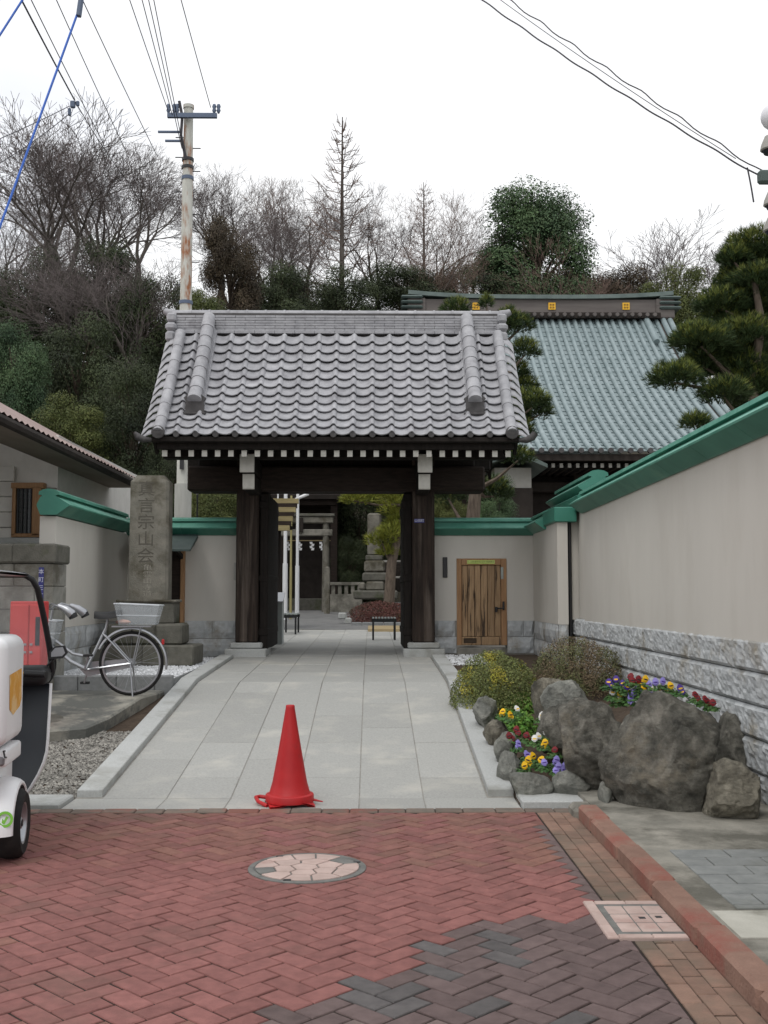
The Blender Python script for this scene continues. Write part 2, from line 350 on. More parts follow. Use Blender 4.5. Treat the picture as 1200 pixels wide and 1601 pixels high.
for i in range(-90, 90):
    for j in range(-90, 90):
        t = (i - j) % 4
        if t == 0: x0, y0, x1, y1 = i, j, i + 2, j + 1
        elif t == 3: x0, y0, x1, y1 = i, j, i + 1, j + 2
        else: continue
        cs = [(x0 * BW + gap, y0 * BW + gap), (x1 * BW - gap, y0 * BW + gap), (x1 * BW - gap, y1 * BW - gap), (x0 * BW + gap, y1 * BW - gap)]
        cs = [((x - y) * c45 - .5, (x + y) * c45 + 3.8) for x, y in cs]
        cx, cy = sum(p[0] for p in cs) / 4, sum(p[1] for p in cs) / 4 / KY
        if cx < -5.6 or cy < -.8 or cx > X1 + .1 or cy > Y1 + .1: continue
        if math.hypot(cx - MAN.x, (cy - MAN.y) * KY) < MR - .12: continue
        poly = clip(clip(cs, 0, X1), 1, Y1 * KY)
        if len(poly) < 3: continue
        a2 = abs(sum(poly[k][0] * poly[(k + 1) % len(poly)][1] - poly[(k + 1) % len(poly)][0] * poly[k][1] for k in range(len(poly))))
        if a2 < .002: continue
        bricks.append((cx, cy, poly, t))
def inview(x, y, z=0, m=0):
    u, v = proj((x, y, z)); return -m < u < 1200 + m and -m < v < 1601 + m
bricks.sort(key=lambda b: (not inview(b[0], b[1]), b[1]))
rest = {'brick': MB(), 'brick_dark': MB(), 'brick_grey': MB()}
for n, (cx, cy, poly, t) in enumerate(bricks):
    key = 'brick'
    if inside(cx, cy, dpoly):
        key = 'brick_grey' if rnd.random() < .24 and cy < 5.0 and cx < .85 else 'brick_dark'
    zz = rnd.uniform(-.0025, .001)
    if n < 300:
        mb = MB(); brick_geo(mb, [(p[0] - cx, p[1] - cy * KY) for p in poly])
        o = mb.build('brick', M[key], street, loc=(cx, cy, zz)); o.rotation_euler = (rnd.uniform(-.012, .012), rnd.uniform(-.012, .012), 0)
    else: brick_geo(rest[key], [(p[0], p[1] / KY) for p in poly], zz)
for k, mb in rest.items(): tag(mb.build('brick_paving', M[k], street), kind='stuff')
# straight border of bricks beside the kerb
for col in range(3):
    xx = 1.148 + col * .083; y = -.6 + col * .07
    while y < 6.28:
        y2 = min(y + .2 / KY, 6.3)
        ya_, yb_ = y, y2
        if y < 4.0 < y2: yb_ = 4.0
        if y < 4.48 < y2: ya_ = 4.48
        if not (4.0 <= (ya_ + yb_) / 2 <= 4.48) and yb_ - ya_ > .02 and inview(xx, y, 0, 200):
            mb = MB(); cx, cy = xx + .0395, (ya_ + yb_) / 2
            brick_geo(mb, [(-.0395, (ya_ - cy) * KY + .006), (.0395, (ya_ - cy) * KY + .006), (.0395, (yb_ - cy) * KY - .006), (-.0395, (yb_ - cy) * KY - .006)])
            mb.build('border_brick', M['brick_tan'], street, loc=(cx, cy, rnd.uniform(-.003, .001)))
        y = y2
# grey edging course between bricks and granite
x = -4.6
while x < 1.4:
    x2 = x + rnd.uniform(.19, .23)
    MB().box(x + .003, x2 - .003, 6.312, 6.418, -.05, rnd.uniform(.0, .006), .006).build('edging_brick', M['soldier'], street); x = x2

# ---- granite path: six columns of slabs, kerbs on both sides
PX0, PX1 = -1.985, .865; CW = (PX1 - PX0) / 6
def sheet(mb, x0, x1, y0, y1, dz, n=1, th=.06, b=.004):
    yy = [y0] + [q for q in (6.75, 10.4, 13.4) if y0 + .02 < q < y1 - .02] + [y1]
    for a, c in zip(yy, yy[1:]):
        za, zc = S(a) + dz, S(c) + dz
        vs = [(x0, a, za - th), (x1, a, za - th), (x1, c, zc - th), (x0, c, zc - th), (x0, a, za - b), (x1, a, za - b), (x1, c, zc - b), (x0, c, zc - b),
              (x0 + b, a + b, za), (x1 - b, a + b, za), (x1 - b, c - b, zc), (x0 + b, c - b, zc)]
        fs = [(8, 9, 10, 11)]
        for p in (0, 4): fs += [(p + i, p + (i + 1) % 4, p + 4 + (i + 1) % 4, p + 4 + i) for i in range(4)]
        mb.add(vs, fs)
    return mb
path = MB()
path.grid(lambda u, v: (PX0 - .2 + (PX1 - PX0 + .4) * u, 6.42 + 13.6 * v, S(6.42 + 13.6 * v) - .006), 1, 40); path = struct(path.build('stone_path', M['joint']))
for c in range(6):
    x0, x1 = PX0 + c * CW + .003, PX0 + (c + 1) * CW - .003
    sheet(MB(), x0 - (.2 if c == 0 else 0), x1 + (.2 if c == 5 else 0), 6.424, 6.742, .0).build('slab', M['granite'], path)
    y = 6.748; k = 0
    while y < 20:
        ln = .91 if (k or c % 2 == 0) else .45
        y2 = y + ln
        for q in (10.4, 13.4, 20.0):
            if y < q and (q - y2) < .3 and y2 > q - .3 : y2 = q; break
        inset = 0 if y2 < 13.2 else .25
        if x0 >= PX0 - .1 and (y2 < 13.5 or True):
            sheet(MB(), x0, x1, y + .007, y2 - .007, rnd.uniform(-.0015, .0015)).build('slab', M['granite'], path)
        y = y2; k += 1
for sx in (PX0 - .2, PX1 + .012):
    for y0, y1 in ((6.79, 8.0), (8.0, 9.2), (9.2, 10.4), (10.4, 11.75), (11.75, 13.08)):
        sheet(MB(), sx, sx + .188, y0 + .002, y1 - .002, .05, th=.16, b=.006).build('kerb_stone', M['kerbstone'], path)

# ---- left bed: stone strip, gravel, broken slab, edging, white gravel
lb = MB(); lb.box(-6.5, PX0 - .21, 6.45, 6.76, -.08, .03, .01); lb = struct(lb.build('forecourt_strip', M['kerbstone']))
bed = MB(); bed.grid(lambda u, v: (-7 + (PX0 - .2 + 7) * u, 6.76 + 3.2 * v, S(6.76 + 3.2 * v) - .035), 10, 8); struct(bed.build('gravel_bed', M['soil'], smooth=180))
def pebbles(mb, n, fx, fy, fz, r0, r1):
    for _ in range(n):
        x, y = fx(), fy(); r_ = rnd.uniform(r0, r1); a = rnd.random() * 6.28; z = fz(x, y); h = r_ * rnd.uniform(.5, .9)
        vs = [(x + r_ * math.cos(a + q * 1.2566) * rnd.uniform(.7, 1.1), y + r_ * math.sin(a + q * 1.2566) * rnd.uniform(.7, 1.1), z + rnd.uniform(-.2, .2) * r_) for q in range(5)] + [(x + rnd.uniform(-.3, .3) * r_, y + rnd.uniform(-.3, .3) * r_, z + h)]
        mb.add(vs, [(q, (q + 1) % 5, 5) for q in range(5)])
mb = MB(); pebbles(mb, 15000, lambda: rnd.uniform(-3.9, PX0 - .21), lambda: rnd.uniform(6.78, 8.55), lambda x, y: S(y) - .03, .008, .019)
tag(mb.build('gravel', M['gravel']), 'grey crushed gravel lying between path kerb and stone strip', 'gravel', kind='stuff')
# worn concrete slab with a broken corner
def slabz(y): return .28 + .175 * max(0, min(1, (y - 8.25) / 1.05))
out = [(-4.6, 8.28), (-3.0, 8.2), (-2.62, 8.34), (-2.5, 8.62), (-2.38, 9.2), (-2.3, 9.94), (-4.6, 9.9)]
mb = MB()
for out in ([(-4.6, 8.28), (-3.0, 8.2), (-2.62, 8.34), (-2.5, 8.62), (-2.37, 9.298), (-4.6, 9.298)], [(-4.6, 9.3), (-2.37, 9.3), (-2.28, 9.945), (-4.6, 9.945)]):
  n = len(out)
  mb.add([(x, y, slabz(y)) for x, y in out] + [(x + .012, y - .012, slabz(y) - .02) for x, y in out] + [(x, y, slabz(y) - .14) for x, y in out],
       [tuple(range(n))] + [(k * n + i + n, k * n + (i + 1) % n + n, k * n + (i + 1) % n, k * n + i) for k in (0, 1) for i in range(n)])
slab = struct(mb.build('concrete_apron', M['slabconc']))
mb = MB(); mb.lathe([(.0, 0), (.2, 0), (.205, -.01)], 24); o = mb.build('drain_lid', M['concrete'], slab, loc=(-3.1, 8.55, slabz(8.55) + .006)); o.rotation_euler = (math.atan(.167 / KY), 0, 0)
edge = MB().box(-5.2, -2.2, 9.97, 10.1, .2, .575); edge = struct(edge.build('bed_edging', M['edging']))
x = -4.9
while x < -2.25:
    x2 = min(x + .42, -2.19); MB().box(x + .003, x2 - .003, 9.95, 10.07, .3, .612, .008).build('edging_block', M['edging'], edge); x = x2
MB().box(-5.3, -2.19, 10.08, 13.55, .3, .572).build('gravel_terrace', M['edging']); struct(bpy.data.objects['gravel_terrace'])
mb = MB(); pebbles(mb, 6500, lambda: rnd.uniform(-4.3, -2.2), lambda: rnd.uniform(10.09, 13.4), lambda x, y: .574, .012, .024)
tag(mb.build('white_gravel', M['gravel_white']), 'white gravel around the foot of the tall stone monument', 'gravel', kind='stuff')
mb = MB(); pebbles(mb, 900, lambda: rnd.uniform(1.07, 1.6), lambda: rnd.uniform(12.0, 13.4), lambda x, y: S(y) + .012, .012, .022)
tag(mb.build('white_gravel', M['gravel_white']), 'white gravel in front of the small wooden door', 'gravel', kind='stuff')

# ---- right bed and the low pavement behind the red kerb
mb = MB(); mb.grid(lambda u, v: (1.06 + 1.75 * u, 6.5 + 7.0 * v, S(6.5 + 7.0 * v) + .008 + .1 * max(0, min(1, u * 2 - .6)) * max(0, 1 - abs(v - .2) * 2.5)), 12, 20)
struct(mb.build('planting_bed', M['soil'], smooth=180))
mb = MB().box(1.07, 1.78, 6.42, 6.72, -.06, .05, .01); struct(mb.build('bed_front_stone', M['kerbstone']))
mb = MB().box(1.5, 9.5, -3, 7.4, -.1, .075); pav = struct(mb.build('pavement', M['concrete']))
pa, pb_, pc = G(1015, 1328, .083), G(1200, 1310, .083), G(1105, 1420, .083)
px_l = 1.66; y_n, y_f = pc.y, pa.y
k = 0; tw = .298; yy = y_f
while yy > y_n + .05:
    y2 = max(yy - .148, y_n); xx = px_l - (.149 if k % 2 else 0)
    while xx < 2.62:
        a, b_ = max(xx, px_l) + .004, min(xx + tw, 2.66) - .004
        if b_ - a > .04: MB().box(a, b_, y2 + .006, yy - .006, .04, .084 + rnd.uniform(-.001, .001), .004).build('paving_tile', M['paver'], pav)
        xx += tw
    yy = y2; k += 1
MB().box(1.54, 2.68, y_n - .34, y_n - .02, .05, .0795).build('worn_patch', mat('pale_concrete', [lin(168, 166, 156), lin(188, 186, 176)], 5, .9, .4, 60, stain=(lin(120, 118, 108), .5, .6)), pav)
mb = MB(); mb.lathe([(0, .009), (.235, .009), (.24, .002), (.255, .002), (.26, .011), (.3, .011), (.3, -.02)], 32)
md = mb.build('drain_lid', M['concrete'], pav, 30, (2.0, 2.95, .075))
kerb = struct(MB().box(1.405, 1.5, -2.9, 6.12, -.1, .05).build('kerb', M['redkerb']))
y = -.4; k = 0
while y < 6.1:
    y2 = min(y + .62, 6.14)
    MB().box(1.396, 1.53, y + .004, y2 - .004, -.09, .088 + .004 * math.sin(k * 3.3), .018).build('kerb_block', M['redkerb'], kerb); y = y2; k += 1
mb = MB(); mb.box(1.37, 1.6, 6.13, 6.34, -.08, .07, .03); mb.build('kerb_end', M['concrete'], kerb)

# ---- round cover with crazy paving
mc = thing('manhole_cover', 'round manhole cover of pale pink crazy paving in the red bricks', 'manhole', (MAN.x, MAN.y, 0))
mb = MB(); mb.lathe([(MR, -.02), (MR, .003), (MR - .006, .006), (MR - .03, .006), (MR - .034, .0015), (0, .0015)], 48); mb.build('rim', M['ringiron'], mc, smooth=30)
rr = random.Random(3); cells = [(0, 0)] + [(.13 * math.cos(a * 1.047 + .3), .13 * math.sin(a * 1.047 + .3)) for a in range(6)] + [(.235 * math.cos(a * .571), .235 * math.sin(a * .571)) for a in range(11)]
cells = [(x + rr.uniform(-.02, .02), y + rr.uniform(-.02, .02)) for x, y in cells]
for ci, (x, y) in enumerate(cells):
    poly = [((MR - .04) * math.cos(q * .1309), (MR - .04) * math.sin(q * .1309)) for q in range(48)]
    for cj, (x2, y2) in enumerate(cells):
        if ci == cj: continue
        mx_, my_ = (x + x2) / 2, (y + y2) / 2; dx, dy = x2 - x, y2 - y; d = math.hypot(dx, dy); nx, ny = dx / d, dy / d; lim = mx_ * nx + my_ * ny - .005
        o_ = []
        for q in range(len(poly)):
            a, b = poly[q], poly[(q + 1) % len(poly)]; da, db = a[0] * nx + a[1] * ny - lim, b[0] * nx + b[1] * ny - lim
            if da <= 0: o_.append(a)
            if (da <= 0) != (db <= 0): t = da / (da - db); o_.append((a[0] + (b[0] - a[0]) * t, a[1] + (b[1] - a[1]) * t))
        poly = o_
        if len(poly) < 3: break
    if len(poly) < 3: continue
    mb = MB(); brick_geo(mb, poly, .009, .002, .01); mb.build('stone_piece', M['ringiron'] if ci in (8, 13) else M['pinktile'], mc)
for a in (.35, 2.2, 4.4): MB().box(-.02, .02, -.012, .012, .0, .0095).build('key_slot', M['iron'], mc, loc=((MR - .035) * math.cos(a), (MR - .035) * math.sin(a), 0))
# ---- square access cover beside the kerb
def cvr(x0, x1, y0, y1, z0, z1, b=0): return MB().box(x0, x1, y0 * KY, y1 * KY, z0, z1, b)
ac = thing('access_cover', 'square pink tiled access cover set in the brick border by the kerb', 'manhole', (1.215, 4.24, 0))
cvr(-.18, .178, -.235, .235, -.02, .004).build('frame', mat('pink_frame', [lin(170, 150, 142), lin(186, 164, 156)], 10, .85), ac)
for (a, b, c, d) in ((-.178, -.13, -.233, -.08), (-.178, -.13, -.075, .08), (-.178, -.13, .085, .233), (-.125, .02, .195, .233), (.025, .176, .195, .233), (-.125, .02, -.233, -.195), (.025, .176, -.233, -.195)):
    cvr(a, b, c, d, 0, .01, .003).build('border_tile', M['pinktile'], ac)
cvr(-.128, .176, -.192, .192, 0, .0062).build('groove', M['ringiron'], ac)
for i in range(3):
    for j in range(3):
        a, c = -.1 + i * .092, -.168 + j * .112
        cvr(a + .003, a + .089, c + .006, c + .106, 0, .0095, .003).build('tile', M['pinktile'], ac)
for (a, c) in ((.04, .0), (.12, .01)): cvr(a - .015, a + .015, c - .012, c + .012, 0, .0108).build('key_slot', M['iron'], ac)
# ================================================================ THE TEMPLE GATE
gate = thing('temple_gate', 'dark timber temple gate under a grey smoked tile roof', 'gate', (0, 0, 0))
GY = 13.5                                  # line of the two main posts
def zpath(y): return S(y)
for s, xa, xb in ((-1, -2.01, -1.68), (1, .61, .945)):
    mb = MB(); z0 = S(13.3) + .0
    mb.box(xa - .14, xb + .14, 13.2, 13.86, z0 - .1, z0 + .11, .012); mb.box(xa - .07, xb + .07, 13.27, 13.8, z0 + .11, z0 + .2, .02)
    mb.build('base_stone', M['kerbstone'], gate)
    MB().box(xa, xb, 13.32, 13.66, z0 + .2, 3.62, .018).build('post', M['woodpost'], gate)
    MB().box(xa + .04, xb - .04, 15.0, 15.26, z0 + .0, 3.4, .015).build('rear_post', M['woodpost'], gate)
    # open door leaf folded back along the passage
    xi = xb if s < 0 else xa
    o = ob('door_leaf', None, gate); a, b = (xi + .0, xi + .135) if s < 0 else (xi - .135, xi)
    MB().box(a + .012, b, 13.42, 14.9, z0 + .09, 3.02, .01).build('panel', M['wood'], o)
    for zz in (z0 + .3, 1.7, 2.8): MB().box(min(b, a) - .004, b + .006, 13.41, 14.9, zz, zz + .1, .006).build('rail', M['wood'], o)
# lintel, upper beams
MB().box(-2.74, 1.7, 13.28, 13.7, 3.04, 3.42, .03).build('lintel', M['woodbrown'], gate)
MB().box(-2.6, 1.56, 13.38, 13.62, 3.42, 3.78, .02).build('beam', M['wood'], gate)
MB().box(-2.95, 1.92, 12.56, 12.76, 3.42, 3.62, .02).build('purlin', M['wood'], gate)
MB().box(-2.95, 1.92, 14.3, 14.5, 3.5, 3.72, .02).build('purlin', M['wood'], gate)
MB().box(-2.95, 1.92, 13.36, 13.58, 4.6, 4.85, .02).build('ridge_beam', M['wood'], gate)
for x in (-1.73, .75):                      # projecting arms with white painted ends
    o = MB().box(x - .1, x + .1, 12.42, 14.6, 3.22, 3.44, .01).build('bracket_arm', M['wood'], gate)
    MB().box(x - .085, x + .085, 12.6, 14.6, 2.98, 3.2, .01).build('bracket_arm', M['wood'], gate)
    MB().box(x - .102, x + .102, 12.395, 12.42, 3.2, 3.46, .008).build('painted_end', M['whitewood'], o)
    mb = MB(); mb.prism([(12.59, 2.985), (12.575, 3.0), (12.56, 3.198), (12.6, 3.198), (12.6, 2.985)], 'x', x - .082, x + .082); mb.build('painted_end', M['whitewood'], o)
    mb = MB(); mb.prism([(12.76, 3.62), (13.38, 3.42), (13.38, 3.9), (12.76, 3.75)], 'x', x - .06, x + .06); mb.build('strut', M['wood'], gate)
# roof profile: front slope, concave
RY0, RY1, RZ0, RZ1 = 13.22, 11.92, 5.37, 3.63
def rp_(s, up=0):
    y = RY0 + (RY1 - RY0) * s; z = RZ0 - (RZ0 - RZ1) * (1.17 * s - .17 * s * s)
    dy, dz = (RY1 - RY0), -(RZ0 - RZ1) * (1.17 - .34 * s); l_ = math.hypot(dy, dz)
    return y + up * dz / l_, z - up * dy / l_      # up = distance along the outward normal
VX0, VX1 = -2.845, 1.885
# roof body (boards under the tiles), both slopes
mb = MB()
def slope(mb, up, x0, x1, mir):
    vs = []
    for i in range(9):
        y, z = rp_(i / 8, up)
        if mir: y = 2 * 13.47 - y
        vs += [(x0, y, z), (x1, y, z)]
    mb.add(vs, [(2 * i, 2 * i + 1, 2 * i + 3, 2 * i + 2) for i in range(8)])
for mir in (0, 1):
    slope(mb, -.06, VX0 - .1, VX1 + .1, mir); slope(mb, -.12, VX0 - .1, VX1 + .1, mir)
roofb = mb.build('roof_boarding', M['wood'], gate)
mb = MB(); slope(mb, .0, VX0 - .1, VX1 + .1, 1); mb.build('rear_tiling', M['roof'], gate)
# tiles of the front slope
NC, NR = 18, 12; TW = (VX1 - VX0) / NC
def tile_mesh(w_, ln, name, th=.016):
    mb = MB(); n = 12
    prof = []
    for i in range(n + 1):
        t = i / n
        z = -.024 * math.sin(math.pi * min(1, t / .7)) if t < .7 else .042 * math.sin(math.pi * (t - .7) / .3) ** .8 if t < .999 else 0
        prof.append((t * w_ * 1.03, z))
    vs = [(x, 0, z + .044) for x, z in prof] + [(x, ln, z) for x, z in prof] + [(x, 0, z + .044 - th) for x, z in prof]
    k = n + 1
    mb.add(vs, [(i, i + 1, k + i + 1, k + i) for i in range(n)] + [(2 * k + i, 2 * k + i + 1, i + 1, i) for i in range(n)])
    return mb.mesh(name, M['roof'], 60)
slen = sum(math.hypot((rp_(i / 40)[0] - rp_((i + 1) / 40)[0]) * KY, rp_(i / 40)[1] - rp_((i + 1) / 40)[1]) for i in range(40)); TL = slen / NR
tm = tile_mesh(TW, TL * 1.12, 'roof_tile')
rt = random.Random(5)
for r_ in range(NR):
    s1 = (r_ + 1) / NR; s0 = r_ / NR
    y1, z1 = rp_(s1); y0, z0 = rp_(s0)
    pitch = math.atan2(z0 - z1, (y0 - y1) * KY)
    for c in range(NC):
        ob('roof_tile', tm, gate, (VX0 + c * TW + rt.uniform(-.003, .003), y1, z1 + rt.uniform(-.003, .004)), (pitch + rt.uniform(-.012, .012), 0, rt.uniform(-.008, .008)))
# eave tiles: rolled ends
for c in range(NC + 1):
    x = VX0 + c * TW - .03; y, z = rp_(1.0)
    mb = MB(); mb.lathe([(0, 0), (.036, 0), (.042, .006), (.042, .09)], 12, (0, 0, 0), 'y'); mb.build('eave_tile_end', M['roofdark'], gate, 40, (x, y - .03, z + .012))
y, z = rp_(1.0)
mb = MB(); mb.box(VX0 - .12, VX1 + .12, y - .005, y + .1, z - .085, z - .015, .01); mb.build('eave_board', M['wood'], gate)
mb = MB(); mb.box(VX0 - .05, VX1 + .05, y + .1, y + .16, z - .17, z - .07, .01); mb.build('eave_board', M['wood'], gate)
# rafters with white tips
NRF = 27
for i in range(NRF):
    x = -2.80 + i * (4.66 / (NRF - 1))
    mb = MB(); ya, za = y + .16, z - .175; yb, zb = 13.4, 4.02
    w2 = .035
    mb.prism([(ya, za), (ya, za - .085), (yb, zb - .085), (yb, zb)], 'x', x - w2, x + w2)
    o = mb.build('rafter', M['wood'], gate)
    MB().box(x - w2 - .001, x + w2 + .001, ya - .006, ya, za - .086, za + .001).build('rafter_tip', M['whitewood'], o)
# verge: barrel rolls, rolled-over side tiles, corner ornaments
for s, vx in ((-1, VX0), (1, VX1)):
    for k in range(7):
        pts = [rp_(k / 7 + q / 7 / 3 * 1.03, .055) for q in range(4)]
        mb = MB(); mb.tube([(vx, p[0], p[1]) for p in pts], [.074, .076, .078, .08], 12); mb.build('verge_roll', M['roof'], gate, 50)
    yy, zz = rp_(1.0, .055); mb = MB(); mb.lathe([(0, 0), (.05, 0), (.055, .004), (.07, .004), (.088, .012), (.088, .06)], 16, (0, 0, 0), 'y'); mb.build('verge_end', M['roofdark'], gate, 40, (vx, yy - .04, zz))
    for r_ in range(NR):
        (y1, z1), (y0, z0) = rp_((r_ + 1.1) / NR, .03), rp_(r_ / NR, .005)
        xa, xb = vx + s * .06, vx + s * (.23 + .035 * (r_ / NR)); dz = .12
        mb = MB()
        vs = []
        for (yq, zq, lift) in ((y1, z1, .035), (y0, z0, 0)):
            for t in (0, .5, 1):
                vs.append((xa + (xb - xa) * t, yq, zq - dz * t * t * (1.2 if lift else 1.0) + lift))
        low = [(v_[0], v_[1] - .004, v_[2] - .02) for v_ in vs]
        mb.add(vs + low, [(0, 1, 4, 3), (1, 2, 5, 4), (6, 7, 1, 0), (7, 8, 2, 1), (8, 11, 5, 2), (6, 9, 10, 7), (7, 10, 11, 8)] if s > 0 else [(3, 4, 1, 0), (4, 5, 2, 1), (0, 1, 7, 6), (1, 2, 8, 7), (2, 5, 11, 8), (7, 10, 9, 6), (8, 11, 10, 7)])
        mb.build('verge_tile', M['roof'], gate)
    yy, zz = rp_(1.02, .0)
    mb = MB(); mb.tube([(vx + s * .1, yy + .03, zz - .03), (vx + s * .2, yy, zz - .03), (vx + s * .27, yy - .02, zz + .0), (vx + s * .31, yy - .03, zz + .06)], [.03, .045, .05, .02 if s < 0 else .045], 10); mb.build('corner_tile', M['roofdark'], gate, 60)
    # barge board
    mb = MB(); pts = [rp_(i / 6, -.13) for i in range(7)]; low = [rp_(i / 6, -.33) for i in range(7)]
    mb.prism([(p[0], p[1]) for p in pts] + [(p[0], p[1]) for p in low[::-1]], 'x', vx + s * .08 - .02, vx + s * .08 + .02); mb.build('barge_board', M['wood'], gate)
    mb = MB(); pts = [(2 * 13.47 - p[0], p[1]) for p in pts]; low = [(2 * 13.47 - p[0], p[1]) for p in low]
    mb.prism(pts + low[::-1], 'x', vx + s * .08 - .02, vx + s * .08 + .02); mb.build('barge_board', M['wood'], gate)
    MB().prism([(13.0, 3.62), (13.94, 3.62), (13.6, 4.7), (13.34, 4.7)], 'x', vx + s * -.25 - .02, vx + s * -.25 + .02).build('gable_panel', M['wood'], gate)
# main ridge: stacked thin tiles, cap rolls
RX0, RX1 = -3.0, 1.965
mb = MB().box(RX0 + .06, RX1 - .06, 13.3, 13.62, 5.3, 5.74); mb.build('ridge_core', M['roofdark'], gate)
mb = MB(); rr = random.Random(2)
zc = 5.405
for k in range(7):
    h = .05 if k == 0 else .042; d = .05 - .006 * k if k else .085
    x = RX0 + .05 + (.15 if k % 2 else 0) - .3
    while x < RX1 - .05:
        a, b = max(x, RX0 + .05), min(x + .3, RX1 - .05)
        if b - a > .02: mb.box(a + .0015, b - .0015, 13.3 - d + rr.uniform(-.003, .003), 13.62 + d, zc, zc + h - .006, .004)
        x += .3
    zc += h
tag(mb.build('ridge_course', M['roof'], gate), kind='stuff')
x = RX0 - .02; k = 0
while x < RX1:
    x2 = min(x + .285, RX1 + .02); mb = MB(); mb.tube([(x, 13.46, 5.745), (x2 - .03, 13.46, 5.745), (x2 - .03, 13.46, 5.745), (x2, 13.46, 5.745)], [.085, .085, .092, .092], 14)
    mb.build('ridge_cap', M['roof'], gate, 50); x = x2
for s, x in ((-1, RX0), (1, RX1)):
    mb = MB(); mb.box(x - .07, x + .07, 13.2, 13.72, 5.58, 5.72, .03); mb.box(x - .085, x + .085, 13.17, 13.75, 5.44, 5.57, .04); mb.box(x - .075, x + .075, 13.15, 13.78, 5.27, 5.43, .035)
    mb.build('ridge_end_ornament', M['roof'], gate)
    mb = MB(); mb.tube([(x, 13.46, 5.77), (x + s * .1, 13.46, 5.79), (x + s * .16, 13.46, 5.82)], [.07, .06, .045], 10); mb.build('ridge_end_roll', M['roof'], gate, 50)
# descending ridges
for vx in (-2.43, 1.43):
    o = ob('descending_ridge', None, gate)
    pts = [rp_(-.02 + .72 * q / 8, .05) for q in range(9)]
    for wd, up0, up1 in ((.12, .0, .06), (.1, .06, .105)):
        a = [rp_(-.02 + .72 * q / 8, up0) for q in range(9)]; b = [rp_(-.02 + .72 * q / 8, up1) for q in range(9)]
        mb = MB(); mb.prism(a + b[::-1], 'x', vx - wd, vx + wd); mb.build('bed_course', M['roof'], o)
    for k in range(8):
        p0, p1 = rp_(-.1 + .8 * k / 8, .15), rp_(-.1 + .8 * (k + 1.12) / 8, .15)
        mb = MB(); mb.tube([(vx, *p0), (vx, *p1)], [.09, .1], 14); mb.build('ridge_roll', M['roof'], o, 50)
    yy, zz = rp_(.715, .06)
    mb = MB(); mb.prism([(vx - .13, zz - .1), (vx + .13, zz - .1), (vx + .12, zz + .05), (vx + .15, zz + .1), (vx + .07, zz + .16), (vx, zz + .21), (vx - .07, zz + .16), (vx - .15, zz + .1), (vx - .12, zz + .05)], 'y', yy - .05, yy + .03); mb.build('end_ornament', M['roofdark'], o)
    MB().box(vx - .155, vx + .155, yy - .07, yy + .05, zz - .135, zz - .1, .01).build('end_sill', M['roofdark'], o)
# soffit of open gable between beams
MB().box(-2.7, 1.66, 13.7, 15.2, 3.80, 3.84).build('ceiling_boards', M['wood'], gate)
MB().box(-2.3, 1.3, 15.0, 15.24, 3.3, 3.5, .02).build('rear_lintel', M['wood'], gate)
# small blue plate on the right post
o = MB().box(.64, .79, 13.305, 13.318, 2.57, 2.63, .003).build('address_plate', M['blueplate'], gate)
me = text_mesh('山田町', .048, M['lettering']); ob('plate_lettering', me, o, (.715, 13.303, 2.6), (R(90), 0, 0))
MB().box(-2.05, -2.015, 13.4, 13.47, 1.72, 1.98, .004).build('name_plate', M['hallwhite'], gate)

# ================================================================ TEMPLE WALLS
def coping_profile(z):                     # u = distance in front of the wall face, w = height over wall top
    return [(0, 0), (.03, .0), (.18, .11), (.186, .126), (.03, .222), (.015, .228), (.015, .24), (.055, .247), (.05, .285), (.0, .312), (-.07, .322), (-.14, .312), (-.19, .285), (-.195, .247), (-.155, .24), (-.155, .228), (-.17, .222), (-.326, .126), (-.32, .11), (-.17, 0), (-.14, 0)]
def coping(parent, along, face, out, a0, a1, z, sc=1.0, dz=0.0, name='coping', step=.9, back=-9):
    """along 'x' or 'y'; face = coordinate of the wall face; out = +1/-1 direction the face looks"""
    n = max(1, round(abs(a1 - a0) / step))
    for k in range(n):
        p, q = a0 + (a1 - a0) * k / n, a0 + (a1 - a0) * (k + 1) / n
        prof = coping_profile(z); vs = []
        sg_ = 1 if a1 > a0 else -1
        for t in (p + .0015 * sg_, q - .0015 * sg_):
            zz = z + dz * (t - a0)
            for u, w_ in [(max(u_, back), w__) for u_, w__ in prof]:
                vs.append((t, face + out * u * sc, zz + w_ * sc) if along == 'x' else (face + out * u * sc, t, zz + w_ * sc))
        m = len(prof); mb = MB()
        fs = [(i, (i + 1) % m, m + (i + 1) % m, m + i) for i in range(m)] + [tuple(range(m - 1, -1, -1)), tuple(range(m, 2 * m))]
        mb.add(vs, fs)
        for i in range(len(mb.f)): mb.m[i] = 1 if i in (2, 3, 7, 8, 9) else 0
        mb.build(name, [M['green'], M['greenskylit']], parent)
